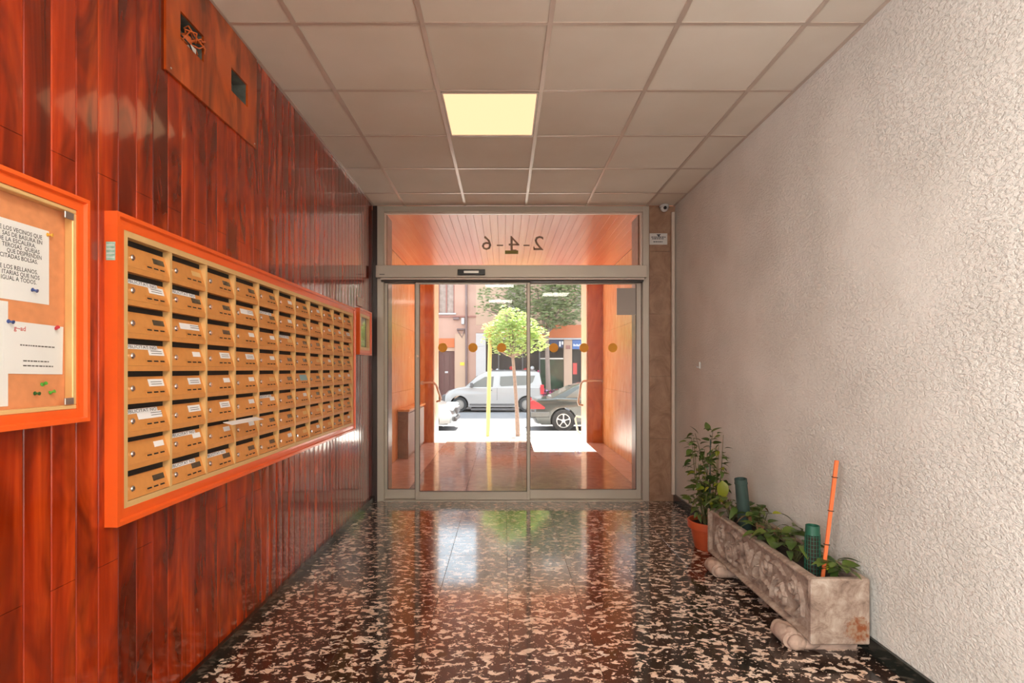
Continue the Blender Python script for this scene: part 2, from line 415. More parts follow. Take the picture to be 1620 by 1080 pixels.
# ------------------------------------------------------------------ the hall shell
XL, XR, YB, YF, ZC = -1.30, 1.70, 5.27, -3.6, 2.932
floor = struct('floor', 'dark polished terrazzo tile floor with cream flecks')
MB().box(XL, XR, YF, YB+.04, -.06, -.004).build('grout_bed', M['grout'], floor)
xs = [XL] + [-1.176+.4*k for k in range(8)] + [XR]
ys = [5.31] + [4.989-.4155*k for k in range(16)]
cache = {}
for i in range(len(xs)-1):
    for j in range(len(ys)-1):
        x0, x1, y1, y0 = xs[i], xs[i+1], ys[j], ys[j+1]; g = .0009
        key = (round(x1-x0, 4), round(y1-y0, 4))
        if key not in cache:
            hx, hy = key[0]/2-g, key[1]/2-g
            cache[key] = MB().cbox(-hx, hx, -hy, hy, -.012, 0, .0008).mesh('floor_tile', M['terrazzo'])
        link('floor_tile', cache[key], floor, ((x0+x1)/2, (y0+y1)/2, 0))
MB().box(XL, XR, YF, ys[-1]-.001, -.012, 0).build('floor_screed', M['terrazzo'], floor)

# left wall: tongue and groove planks
wl = struct('wall_left', 'red varnished vertical plank wall')
MB().box(XL-.30, XL-.075, YF, YB+.3, -.06, 3.2).build('masonry', M['plaster_raw'], wl)
def plank_mesh(z0, z1, wd):
    t = .016; b = .0024; h = wd/2-.0006
    poly = [(-h, -t), (-h, -b), (-h+b, -.0006), (-h*.5, -.0001), (0, 0), (h*.5, -.0001), (h-b, -.0006), (h, -b), (h, -t)]   # (y, x)
    m = MB(); m.prism([(x, y) for y, x in poly], z0, z1, 'z')
    me = m.mesh('plank', M['plank'])
    me.polygons.foreach_set('use_smooth', [True]*len(me.polygons)); me.set_sharp_from_angle(angle=R(20)); return me
pc = {}
pw = .0885
k0 = -int((1.438-YF)/pw)
for k in range(k0, 44):
    y = 1.438 + pw*(k-.5)            # plank centre: its right edge at 1.438+pw*k
    if y < YF+.05 or y+pw/2 > YB+.02 or -2.95 < y < -.56: continue
    top = 2.93
    behind = 2.05 < y < 2.75         # behind the plywood patch: cut away above
    if behind: top = 2.50
    if k % 2 == 0 and k > -8: segs = [(.004, .672), (.6735, 1.9390), (1.9405, top)]
    else: segs = [(.004, top)]
    turn = random.uniform(-.35, .35)
    for a, b in segs:
        key = (a, b)
        if key not in pc: pc[key] = plank_mesh(a, b, pw)
        link('plank', pc[key], wl, (XL-.0005, y, 0), (0, 0, R(turn)))
w1 = struct('window_added', 'unseen side window added to go with the fill light')  # made-up window, put in only to house the fill light
wf = MB()
for a in ((-2.95, -.56, .004, .5), (-2.95, -.56, 2.8, 2.93), (-2.95, -2.90, .5, 2.8), (-.61, -.56, .5, 2.8)): wf.box(XL-.02, XL+.01, *a)
wf.build('added_window_frame', M['alu'], w1)
MB().box(XL-.02, XL-.012, -2.9, -.61, .5, 2.8).build('pane', M['white_plastic'], w1)
# plywood patch with two rough holes
pan = MB(); py0, py1, pz0, pz1 = 2.03, 2.775, 2.458, 2.928
hs = [(2.12, 2.285), (2.516, 2.676)]; hz0, hz1 = 2.63, 2.742; xa, xb = XL, XL+.009
for (a, b, c, d) in [(py0, py1, pz0, hz0), (py0, py1, hz1, pz1), (py0, hs[0][0], hz0, hz1), (hs[0][1], hs[1][0], hz0, hz1), (hs[1][1], py1, hz0, hz1)]:
    pan.box(xa, xb, a, b, c, d)
pp = thing('plywood_patch', 'orange wooden patch panel with two square holes high on plank wall', 'panel', (XL, 2.4, 2.46))
def local(o): # keep world coordinates for children of an offset empty
    def f(ch): ch.location = Vector(ch.location) - Vector(o.location); return ch
    return f
L_ = local(pp)
L_(pan.build('panel_board', M['panel'], pp))
for (a, b) in hs:
    bx = MB(); t = .004
    bx.box(XL-.070, XL-.066, a, b, hz0, hz1).box(XL-.066, XL, a-t, a, hz0, hz1).box(XL-.066, XL, b, b+t, hz0, hz1).box(XL-.066, XL, a, b, hz0-t, hz0).box(XL-.066, XL, a, b, hz1, hz1+t)
    L_(bx.build('wall_box', M['plaster_raw'], pp))
for (y, z) in ((2.06, 2.478), (2.75, 2.478), (2.08, 2.9)):
    L_(MB().lathe([(.004, XL+.0091), (.003, XL+.011)], 10, (0, y, z), 'x').build('screw', M['steel'], pp))
wt = thing('wire_bundle', 'tangle of orange and black wires spilling from square wall hole', 'wires', (XL-.03, 2.2, 2.66))
Lw = local(wt)
for k in range(9):
    y0 = 2.15+random.random()*.1; pts = []
    z0 = 2.65+random.random()*.05
    for s in range(7):
        u = s/6
        pts.append((XL-.055+.10*math.sin(u*PI*.8)*(0.4+.5*random.random()), y0+.05*math.sin(u*6+k)+.05*u, z0+.05*math.cos(u*5+k*2)*(.3+u*.5)))
    Lw(MB().tube(pts, .0032, 6).build('wire', M['wire_a'] if k % 3 else M['wire_b'], wt, True))
Lw(MB().cbox(XL-.03, XL+.006, 2.20, 2.235, 2.634, 2.655, .002).build('terminal_block', M['wire_c'], wt))
Lw(MB().ball((XL-.02, 2.20, 2.675), .025, .03, .022, 10, 6).build('wire_coil', M['wire_a'], wt, True))

# right wall
S(MB().box(XR, XR+.2, YF, YB+.04, -.06, 3.2).build('wall_right', M['stucco']), 'rough cream stucco wall')
wb_ = struct('wall_back', 'plain plaster wall around the rear glazing')
MB().box(XL-.3, XR+.2, YF-.15, YF, -.06, 3.2).build('plaster', M['stucco'], wb_)
# baseboards
bl = struct('baseboard_left', 'low black marble skirting below planks')
for k in range(9):
    y0 = -3.0+k*.92; MB().cbox(XL, XL+.022, y0+.001, min(y0+.919, YB), .0005, .058, .0015).build('skirting_piece', M['marble_black'], bl)
br = struct('baseboard_right', 'low black marble skirting below stucco')
for k in range(9):
    y0 = -3.0+k*.92; MB().cbox(XR-.018, XR, y0+.001, min(y0+.919, YB), .0005, .075, .0015).build('skirting_piece', M['marble_black'], br)

# ceiling
ce = struct('ceiling', 'suspended ceiling of square mineral tiles')
cx = [XL, -.982, -.382, .218, .818, 1.418, XR]
cy = [YB] + [4.889-.6*k for k in range(14)] + [YF]
lamps = [(2, 3), (2, 8), (4, 10), (2, 12)]
cc = {}
for i in range(6):
    for j in range(len(cy)-1):
        x0, x1, y1, y0 = cx[i], cx[i+1], cy[j], cy[j+1]
        if (i, j) in lamps or y1-y0 < .05: continue
        key = (round(x1-x0, 4), round(y1-y0, 4))
        if key not in cc:
            hx, hy = key[0]/2-.004, key[1]/2-.004
            cc[key] = MB().cbox(-hx, hx, -hy, hy, 0, .014, .002).mesh('ceiling_tile', M['tile'])
        o = link('ceiling_tile', cc[key], ce, ((x0+x1)/2, (y0+y1)/2, ZC+random.uniform(0, .0012)))
        o.rotation_euler = (random.uniform(-.0015, .0015), random.uniform(-.0015, .0015), 0)
for x in cx[1:-1]:
    MB().box(x-.012, x+.012, YF, YB, ZC-.004, ZC-.0005).build('ceiling_rail', M['tbar'], ce)
for y in cy[1:-1]:
    for i in range(6):
        MB().box(cx[i]+.012, cx[i+1]-.012, y-.010, y+.010, ZC-.0038, ZC-.0006).build('ceiling_cross_rail', M['tbar'], ce)
MB().box(XL-.0, XL+.02, YF, YB, ZC-.003, ZC-.0006).build('wall_angle', M['tbar'], ce)
MB().box(XR-.02, XR, YF, YB, ZC-.003, ZC-.0006).build('wall_angle', M['tbar'], ce)
MB().box(XL-.3, XR+.2, YF-.15, YB+.34, 3.0, 3.2).build('slab', M['plaster_raw'], ce)
def ceiling_lamp(i, j, label, mat):
    x0, x1, y1, y0 = cx[i], cx[i+1], cy[j], cy[j+1]; X, Y = (x0+x1)/2, (y0+y1)/2
    t = thing('ceiling_light', label, 'lamp', (X, Y, ZC-.002))
    h = .285; w_ = .010
    fr = MB()
    fr.box(-h, h, -h, -h+w_, -.006, .016).box(-h, h, h-w_, h, -.006, .016).box(-h, -h+w_, -h+w_, h-w_, -.006, .016).box(h-w_, h, -h+w_, h-w_, -.006, .016)
    fr.build('frame', M['tbar'], t)
    MB().box(-h+w_, h-w_, -h+w_, h-w_, -.002, .010).build('diffuser', mat, t)
ceiling_lamp(2, 3, 'square lit yellowish ceiling panel set among the tiles', M['lamp'])
for (i, j), q in zip(lamps[1:], ('over the camera', 'left of the rear hall', 'at the rear glazing')):
    ceiling_lamp(i, j, 'square lit white ceiling panel %s, behind the viewer' % q, M['lamp_hall'])

# ------------------------------------------------------------------ entrance: glazed sliding door (door_1)
K = 840/YB
def dx(px): return (px-797)/K
def dz(py): return CH+(584-py)/K
dr = struct('door_1', 'grey aluminium automatic sliding glass entrance door with transom', (0, YB, 0))
def D(m, name, mat, parent=None, smooth=False):
    o = m.build(name, mat, parent or dr, smooth); o.location = (0, -YB, 0) if parent is None else (0, 0, 0); return o
F0, F1 = YB-.0, YB+.10
D(MB().cbox(dx(596), dx(607), F0, F1, 0, dz(325.5), .003), 'post', M['alu'])
D(MB().cbox(dx(1017), dx(1027), F0, F1, 0, dz(325.5), .003), 'post', M['alu'])
D(MB().cbox(dx(607), dx(1017), F0, F1, dz(335), dz(325.5), .003), 'top_rail', M['alu'])
hd = D(MB().cbox(dx(597), dx(1021), F0-.07, F1, dz(440.5), dz(421.5), .003), 'operator_header', M['alu'])
D(MB().box(dx(604), dx(1017), F0-.055, F1, dz(443.5), dz(441), ), 'track_lip', M['alu_light'])
D(MB().box(dx(604), dx(1017), F0-.03, F1-.01, dz(446), dz(443.6), ), 'track_shadow_gap', M['alu_dark'])
# transom pane and inner bead
tp = D(MB().box(dx(608), dx(1015), F0+.045, F0+.053, dz(421), dz(336)), 'transom_pane', M['glass'])
bd = MB()
bd.box(dx(607), dx(609), F0+.03, F0+.07, dz(421.4), dz(335)).box(dx(1014.5), dx(1017), F0+.03, F0+.07, dz(421.4), dz(335)).box(dx(609), dx(1014.5), F0+.03, F0+.07, dz(336.5), dz(335))
D(bd, 'glazing_bead', M['alu_light'])
# house number, read from outside
for ch, x0, x1 in (('6', 762, 777), ('-', 786, 796), ('4', 805, 822), ('-', 828.5, 838), ('2', 844.5, 860.5)):
    b = text_mb(ch, 1.0)
    ux = [p[0] for p in b.v]; uz = [p[1] for p in b.v]; a0, a1, c0, c1 = min(ux), max(ux), min(uz), max(uz)
    zz0, zz1 = (dz(393.5), dz(371)) if ch != '-' else (dz(387), dz(385))
    xf(b, lambda x, y, z: (dx(x1)-(x-a0)/(a1-a0)*(dx(x1)-dx(x0)), 0, zz0+(y-c0)/(c1-c0)*(zz1-zz0)))
    n = len(b.v); vs = [(x, F0+.0535, z) for x, y, z in b.v] + [(x, F0+.0545, z) for x, y, z in b.v]
    m = MB(); m.add(vs, b.f + [tuple(i+n for i in reversed(f)) for f in b.f])
    if ch in '42':   # serif foot
        m.box(dx((x0+x1)/2-5.5), dx((x0+x1)/2+4), F0+.0535, F0+.0545, dz(394), dz(392.6)) if ch == '4' else m.box(dx(x0), dx(x0+1.6), F0+.0535, F0+.0545, dz(393.5), dz(388))
    D(m, 'house_number', M['digit'], tp)
D(MB().box(dx(799), dx(820), F0+.0435, F0+.0448, dz(400), dz(394.5)), 'olive_sticker', M['olive'], tp)  # reflection in the transom glass, painted as an olive patch
# motion sensor
ms_ = D(MB().cbox(dx(725), dx(768), F0-.095, F0-.07, dz(437.5), dz(428.5), .004), 'motion_sensor', M['black_plastic'], hd)
D(MB().box(dx(735), dx(758), F0-.0965, F0-.095, dz(434.5), dz(431)), 'sensor_lens', M['steel'], hd)
D(MB().box(dx(603), dx(611), F0-.0715, F0-.07, dz(436.5), dz(435.3)), 'maker_plate', M['ink'], hd)
def leaf_panel(name, px0, px1, yo, gx0, gx1, gtop, gbot, dots=(), zb=.012):
    lf = D(MB().cbox(dx(px0), dx(gx0), yo, yo+.032, zb, dz(446.2), .002), name, M['alu'])
    m = MB().cbox(dx(gx1), dx(px1), yo, yo+.032, zb, dz(446.2), .002)
    m.cbox(dx(gx0), dx(gx1), yo, yo+.032, zb, dz(gbot), .002).cbox(dx(gx0), dx(gx1), yo, yo+.032, dz(gtop), dz(446.2), .002)
    D(m, 'leaf_frame', M['alu'], lf)
    s = MB(); e = .6
    s.box(dx(gx0), dx(gx0+e), yo+.004, yo+.026, dz(gbot), dz(gtop)).box(dx(gx1-e), dx(gx1), yo+.004, yo+.026, dz(gbot), dz(gtop)).box(dx(gx0+e), dx(gx1-e), yo+.004, yo+.026, dz(gbot), dz(gbot-e))
    D(s, 'rubber_seal', M['alu_dark'], lf)
    D(MB().box(dx(gx0), dx(gx1), yo+.012, yo+.020, dz(gbot), dz(gtop)), 'glass_pane', M['glass'], lf)
    for d in dots:
        D(MB().lathe([(.046, yo+.0105), (.046, yo+.0118)], 28, (dx(d), 0, dz(549.5)), 'y'), 'marker_dot', M['dot'], lf)
    return lf
leaf_panel('fixed_side_panel', 607, 660, F0+.055, 611, 655, 447.5, 776)
l1 = leaf_panel('sliding_leaf', 657, 838.5, F0+.012, 663, 834, 449, 778, (700, 748, 793.5))
l2 = leaf_panel('sliding_leaf', 833.5, 1016.5, F0+.055, 839, 1009, 447.8, 776.5, (877, 925.5, 971.5))
nz = MB().box(dx(978), dx(1008.5), F0+.0655, F0+.0668, dz(497), dz(454)); D(nz, 'grey_notice', M['grey_paper'], l2)['label'] = 'blank grey sheet taped to the glass'
D(MB().box(dx(607), dx(1017), F0-.01, F1, 0, .010), 'threshold', M['alu'])
D(MB().lathe([(.012, F0+.004), (.010, F0+.012)], 12, (dx(660.5), 0, dz(563)), 'y'), 'leaf_lock', M['chrome'], l1)

# brown stone pilaster right of the door, jambs beyond
pil = struct('wall_front', 'brown stone piers on either side of the glazed door')
zc = [0, .62, 1.24, 1.86, 2.48, 2.93]
for a, b in zip(zc, zc[1:]):
    MB().cbox(dx(1027)+.001, XR, YB+.001, YB+.36, a+.0006, b-.0006, .001).build('stone_slab', M['marble_brown'], pil)
    MB().cbox(XL, dx(596)-.001, YB+.001, YB+.34, a+.0006, b-.0006, .001).build('stone_slab', M['marble_brown'], pil)
    MB().cbox(1.36, XR-.02, YB+.1005, YB+.36, a+.0006, b-.0006, .001) 
m_ = MB().box(dx(609.5)-.06, -1.18, YB+.101, YB+.335, 0, 2.87); m_.build('jamb_slab', M['marble_brown'], pil)
m_ = MB().box(1.357, dx(1027), YB+.101, YB+.36, 0, 2.87); m_.build('jamb_slab', M['marble_brown'], pil)
MB().cbox(XL, XL+.045, YB-.012, YB, 0, 2.93, .002).build('timber_jamb', M['jamb_dark'], pil)
t = MB().tube([(XR-.024, YB-.02, .075), (XR-.024, YB-.02, 2.86)], .020, 14).build('corner_pipe', M['white_paint'], None, True)
tag(t, 'cream painted vertical pipe in the corner beside stucco wall', 'pipe')

# CCTV dome, sign, wall hook
cm = thing('security_camera', 'small white dome security camera under ceiling above warning sign', 'camera', (dx(1050)-.01, YB-.05, ZC-.006))
MB().lathe([(.036, 0), (.045, -.008), (.046, -.022), (.034, -.028)], 24).build('housing', M['white_plastic'], cm, True)
MB().ball((0, -.004, -.030), .040, .036, .040).build('dome', M['white_plastic'], cm, True)
MB().lathe([(.016, -.0435), (.016, -.034)], 20, (-.003, 0, -.040), 'y').build('lens', M['black_plastic'], cm, True)
sg = thing('warning_sign', 'small white security warning sign with black emblem on brown pier', 'sign', (dx(1041.5), YB, dz(378)))
MB().cbox(-.088, .088, -.004, 0, -.056, .056, .001).build('sign_plate', M['white_plastic'], sg)
MB().prism([(-.02, .046), (.026, .046), (.012, .034), (.008, .018), (-.003, .026), (-.010, .034)], -.0052, -.004).build('emblem', M['ink'], sg)
for z, w_, n in ((.018, .07, 9), (.002, .062, 8), (-.028, .05, 7)):
    b = MB(); x = -w_
    while x < w_-.008:
        l = random.uniform(.010, .022); b.box(x, min(x+l, w_), -.0052, -.004, z-.0045, z+.0045); x += l+.005
    b.build('sign_text', M['ink'], sg)
hk = thing('wall_hook', 'tiny white peg on stucco wall left of the potted plant top', 'hook', (XR, 4.59, CH+.035))
MB().cbox(-.014, 0, -.006, .006, -.03, .03, .002).build('plate', M['white_plastic'], hk)
MB().tube([(-.012, 0, -.015), (-.03, 0, -.02), (-.035, 0, -.005)], .005, 8).build('peg', M['white_plastic'], hk, True)

# ------------------------------------------------------------------ mailbox cabinet
GX = XL+.030                       # front plane of the metal grid
mc = thing('mailbox_cabinet', 'wall cabinet of eighty eight bronze mailboxes in an orange frame', 'mailboxes', (XL, 3.1, .81))
Lm = local(mc)
def PM(m, name, mat, smooth=False, lab=None):
    o = Lm(m.build(name, mat, mc, smooth)); 
    if lab: o['label'] = lab
    return o
def rect_frame(name, y0, y1, z0, z1, fy, fz, mat, add, x_out=.043, x_in=.034):
    # mitred moulding: outer lip and sloping cove, one mesh per side
    def side(p, q, pi, qi):      # outer corner p,q and inner corner pi,qi (y,z)
        prof = [(XL, 0.0), (XL+x_out, 0.0), (XL+x_out, .28), (XL+x_out-.010, .38), (XL+x_in, .75), (XL+x_in, 1.0), (XL, 1.0)]
        vs = []
        for (a, ai) in ((p, pi), (q, qi)):
            for x, t in prof: vs.append((x, a[0]+(ai[0]-a[0])*t, a[1]+(ai[1]-a[1])*t))
        n = len(prof); fs = [(i, (i+1) % n, (i+1) % n+n, i+n) for i in range(n)] + [tuple(range(n)), tuple(range(2*n-1, n-1, -1))]
        m = MB(); m.add(vs, fs); return m
    O = [(y0, z0), (y1, z0), (y1, z1), (y0, z1)]; I = [(y0+fy, z0+fz), (y1-fy, z0+fz), (y1-fy, z1-fz), (y0+fy, z1-fz)]
    for k in range(4): add(side(O[k], O[(k+1) % 4], I[k], I[(k+1) % 4]), name, mat)
MY0, MY1, MZ0, MZ1 = 1.728, 4.515, .795, 1.826
rect_frame('frame_moulding', MY0, MY1, MZ0, MZ1, .042, .050, M['orange'], PM)
gy0, pitch_y, gz0, pitch_z, NC, NR = 1.785, .2420, .858, .1125, 11, 8
gz1 = gz0+NR*pitch_z; gy1 = gy0+NC*pitch_y
PM(MB().box(XL+.0005, XL+.002, MY0+.03, MY1-.03, MZ0+.03, MZ1-.03), 'back_plate', M['black'])
# metal border
for a in ((MY0+.042, gy0+.004, MZ0+.05, MZ1-.05), (gy1-.004, MY1-.042, MZ0+.05, MZ1-.05), (gy0+.004, gy1-.004, MZ0+.05, gz0+.006), (gy0+.004, gy1-.004, gz1-.003, MZ1-.05)):
    PM(MB().box(XL+.002, GX+.003, a[0], a[1], a[2], a[3]), 'metal_border', M['gold'])
for c in range(1, NC):
    y = gy0+c*pitch_y; PM(MB().box(XL+.002, GX, y-.0065, y+.0065, gz0+.006, gz1-.003), 'divider', M['gold'])
for r in range(0, NR):
    for c in range(NC):
        y0 = gy0+c*pitch_y+(.0065 if c else .004); y1 = gy0+(c+1)*pitch_y-(.0065 if c < NC-1 else .004); z = gz0+r*pitch_z
        if r: PM(MB().box(XL+.002, GX-.001, y0, y1, z-.004, z+.014), 'ledge', M['gold_door'])
dw = pitch_y-.0145; dh = .074
# local door coordinates: y 0..dw, z 0..dh, slope from x=-.003 (bottom) to x=-.022 (top), relative to GX
XB, XT = -.001, -.0225
def dxx(z): return XB+(XT-XB)*z/dh
door_me = MB().add([(XB, 0, 0), (XB, dw, 0), (XT, dw, dh), (XT, 0, dh), (XB-.004, 0, 0), (XB-.004, dw, 0), (XT-.004, dw, dh), (XT-.004, 0, dh)],
                   [(0, 1, 2, 3), (7, 6, 5, 4), (0, 4, 5, 1), (1, 5, 6, 2), (2, 6, 7, 3), (3, 7, 4, 0)]).mesh('mailbox_door', M['gold_door'])
def onface(y0, y1, z0, z1, th=.0008, off=.0003):
    return MB().add([(dxx(z)+off+t, y, z) for t in (0, th) for (y, z) in ((y0, z0), (y1, z0), (y1, z1), (y0, z1))],
                    [(0, 1, 2, 3), (4, 5, 6, 7), (0, 1, 5, 4), (1, 2, 6, 5), (2, 3, 7, 6), (3, 0, 4, 7)])
lock_me = MB().lathe([(.0105, dxx(.034)), (.0105, dxx(.034)+.006), (.007, dxx(.034)+.009)], 14, (0, .034, .034), 'x').mesh('lock', M['chrome'], True)
sl = MB()
for k in range(3): sl.v += []; q = onface(.108+k*.036, .132+k*.036, .0145, .0195); sl.add(q.v, q.f)
slot_me = sl.mesh('slots', M['black'])
em = MB()
for (a, b, c, d) in ((.098, .216, .0085, .010), (.098, .216, .0245, .026), (.098, .0995, .010, .0245), (.2145, .216, .010, .0245)):
    q = onface(a, b, c, d, .0012); em.add(q.v, q.f)
emb_me = em.mesh('slot_surround', M['gold_door'])
plates = {k: onface(.150, .212, .036, .056, .0012).mesh('name_plate', M[mt]) for k, mt in (('d', 'label_dark'), ('g', 'gold'))}
plates['w'] = onface(.128, .212, .038, .064, .0012).mesh('name_plate', M['white_paper'])
plates['s'] = onface(.158, .212, .040, .060, .0012).mesh('name_plate', M['white_paper'])
plates['b'] = onface(.10, .216, .030, .066, .0012).mesh('name_plate', M['label_blue'])
plates['L'] = onface(.070, .200, .036, .060, .0012).mesh('name_plate', M['white_paper'])
scrib = MB()
for z in (.045, .053):
    q = onface(.140, .200, z, z+.0022, .0005, .0017); scrib.add(q.v, q.f)
scrib_me = scrib.mesh('handwriting', M['trim_grey'])
txt = text_mb('PUBLICITAT NO', 1.0, 1.05)
a0 = min(p[0] for p in txt.v); a1 = max(p[0] for p in txt.v); c0 = min(p[1] for p in txt.v); c1 = max(p[1] for p in txt.v)
tm = MB(); tm.add([(dxx(.061+(y-c0)/(c1-c0)*.011)+.0022, .006+(x-a0)/(a1-a0)*.170, .061+(y-c0)/(c1-c0)*.011) for x, y, z in txt.v], txt.f)
txt_me = tm.mesh('sticker_text', M['ink'])
strip_me = onface(.002, .182, .058, .0735, .0012).mesh('sticker', M['white_paper'])
pub = {(2,1), (2,2), (4,1), (6,1), (7,2), (8,2), (8,3), (2,5), (3,6), (6,5)}
white = {(2,1):'w', (3,2):'L', (4,1):'w', (4,2):'s', (4,3):'w', (5,1):'w', (5,2):'w', (5,3):'s', (6,1):'L', (6,2):'w', (6,3):'w', (7,1):'s', (7,2):'s', (7,3):'s',
         (2,4):'L', (3,4):'s', (4,4):'w', (4,5):'s', (1,6):'s', (7,4):'s', (8,6):'s', (2,11):'w', (5,7):'b', (8,8):'s', (6,10):'s', (7,9):'s', (5,10):'s', (3,5):'s'}
dark = {(1,1), (1,3), (2,2), (2,3), (3,1), (3,3), (8,1), (8,2), (8,3), (1,4), (1,5)}
rr_ = random.Random(3)
for c in range(NC):
    for r in range(NR):      # r = 0 bottom row
        row, cl = NR-r, c+1
        y = gy0+c*pitch_y+.00725; z = gz0+r*pitch_z+.0145 if r else gz0+.008
        d = Lm(link('mailbox_door', door_me, mc, (GX, y, z)))
        link('lock', lock_me, d); link('slots', slot_me, d); link('slot_surround', emb_me, d)
        key = (row, cl)
        kind = white.get(key, 'd' if key in dark else rr_.choice('dddgs'))
        if key == (1, 2) or key == (2, 1) and False: kind = 'g'
        lab = []
        link('name_plate', plates[kind], d)
        if kind in 'wL': link('handwriting', scrib_me, d); lab.append('white name card')
        if kind == 'b': lab.append('pale blue card')
        if key in pub:
            link('sticker', strip_me, d); link('sticker_text', txt_me, d); lab.append('white no-advertising sticker')
        if lab: d['label'] = 'bronze mailbox door with ' + ' and '.join(lab)
# sticker on the left side face of the frame
PM(MB().box(XL+.006, XL+.036, MY0-.001, MY0-.0002, 1.665, 1.725), 'side_sticker', M['sticker_green'], lab='small pale green and blue printed sticker')
for k in range(4): PM(MB().box(XL+.008, XL+.034, MY0-.0016, MY0-.001, 1.674+k*.013, 1.676+k*.013), 'sticker_line', M['white_paper'])
env = MB().box(0, .045, 0, .28, 0, .0016); o = env.build('letter', M['white_paper'], None, False, (GX+.001, 2.40, 1.069)); o.rotation_euler = (0, R(14), R(-3))
tag(o, 'white envelope poking out between lower middle mailboxes', 'letter')

# ------------------------------------------------------------------ notice board
nb = thing('notice_board', 'glazed cork notice board in orange frame at the left edge', 'notice board', (XL, 1.2, 1.16))
Ln = local(nb)
def PN(m, name, mat, smooth=False): return Ln(m.build(name, mat, nb, smooth))
BY0, BY1, BZ0, BZ1 = .62, 1.614, 1.153, 1.822
rect_frame('frame_moulding', BY0, BY1, BZ0, BZ1, .036, .040, M['orange'], PN)
PN(MB().box(XL+.0005, XL+.006, BY0+.03, BY1-.03, BZ0+.03, BZ1-.03), 'cork_board', M['cork'])
i0, i1, j0, j1 = BY0+.036, BY1-.036, BZ0+.040, BZ1-.040; mw = .015
for a in ((i0, i1, j0, j0+mw*.8), (i0, i1, j1-mw*.8, j1), (i0, i0+mw, j0+mw*.8, j1-mw*.8), (i1-mw, i1, j0+mw*.8, j1-mw*.8)):
    PN(MB().cbox(XL+.006, XL+.031, a[0], a[1], a[2], a[3], .002), 'metal_frame', M['gold'])
PN(MB().box(XL+.0262, XL+.0292, i0+mw, i1-mw, j0+mw*.8, j1-mw*.8), 'glass_pane', M['glass'])
for z in (j1-mw*.8-.022, j0+mw*.8+.002):
    PN(MB().cbox(XL+.0295, XL+.034, i1-mw-.030, i1-mw+.002, z, z+.020, .001), 'glass_clip', M['steel'])
CXP = XL+.0062
def paper(name, y0, y1, z0, z1, label, tilt=0, x=CXP):
    t = thing(name, label, 'paper', (x, (y0+y1)/2, (z0+z1)/2)); t.rotation_euler = (tilt, 0, 0)
    MB().box(0, .0006, y0-(y0+y1)/2, y1-(y0+y1)/2, z0-(z0+z1)/2, z1-(z0+z1)/2).build('sheet', M['white_paper'], t); return t
def ptext(t, s, y, z, size, mat, width=None, right=None):
    b = text_mb(s, size)
    a0 = min(p[0] for p in b.v); a1 = max(p[0] for p in b.v); k = (width/(a1-a0)) if width else 1
    off = (right-(a1-a0)*k) if right is not None else y
    xf(b, lambda x, yy, zz: (.0009, off+(x-a0)*k, z+yy)); b.build('printed_text', mat, t)
p1 = paper('notice', 1.213, 1.510, 1.493, 1.702, 'white landscape notice in capitals pinned at top of cork board', R(0))
# visible ends of the lines (the sheet runs on out of the photograph)
lines = [('E LOS VECINOS QUE', 66), ('SAS DE BASURA EN', 66), ('DE LA ESCALERA.', 56), ('TEROSAS  QUEJAS', 62), ('QUE DESPRENDEN', 65), ('CITADAS BOLSAS.', 59), None, ('E LOS RELLANOS.', 59), ('ITARIAS QUE NOS', 62), ('IGUAL A TODOS.', 57)]
for k, l in enumerate(lines):
    if not l: continue
    yr = 1087/(797-l[1]) - 1.3615; zz = .0795 - .01433*k
    ptext(p1, l[0], 0, zz-.004, .0160, M['ink'], width=.0074*len(l[0]), right=yr)
p2 = paper('notice', 1.225, 1.385, 1.214, 1.487, 'white portrait sheet at the left edge of the cork board', 0, CXP+.0002)
ptext(p2, '~', .04, .10, .03, M['red_ink'])
p3 = paper('notice', 1.372, 1.556, 1.297, 1.436, 'small white landscape card pinned at lower right of cork board', R(-1.2), CXP+.0012)
for z, y0, w_ in ((.006, -.046, .115), (-.036, -.036, .085), (-.049, -.036, .095)):
    b = MB(); y = y0
    while y < y0+w_-.004:
        l = random.uniform(.004, .012); b.box(.0007, .0009, y, min(y+l, y0+w_), z, z+.0035); y += l+.0022
    b.build('small_print', M['trim_grey'], p3)
ptext(p3, 'g~ad', -.065, .046, .018, M['red_ink'])
def pin(y, z, mat, label, tilt=(0, 0)):
    t = thing('push_pin', label, 'pin', (CXP+.001, y, z)); t.rotation_euler = (0, tilt[0], tilt[1])
    MB().lathe([(.0055, 0), (.0055, .0018), (.003, .003), (.0028, .009), (.005, .011), (.005, .013)], 12, (0, 0, 0), 'x').build('head', M[mat], t, True)
def bz(px, py, x=1.2925): Y = 840*x/(797-px); return Y, CH+(584-py)*Y/840
for px, py, mt, lb in ((51, 458, 'pin_blue', 'dark blue push pin at foot of the upper notice'), (75, 371, 'pin_amber', 'orange push pin at top right corner of upper notice'), (13, 508, 'pin_blue', 'dark blue push pin left of the small card'),
                       (88, 519, 'pin_red', 'red push pin on right of the small card'), (67, 608, 'pin_green', 'green push pin, upper of the pair below the card'), (79, 621, 'pin_green', 'green push pin beside the lower glass clip'), (55, 622, 'pin_darkgreen', 'dark olive push pin left of the green ones')):
    Y, Z = bz(px, py); pin(Y, Z, mt, lb, (R(random.uniform(-25, 25)), R(random.uniform(-25, 25))))

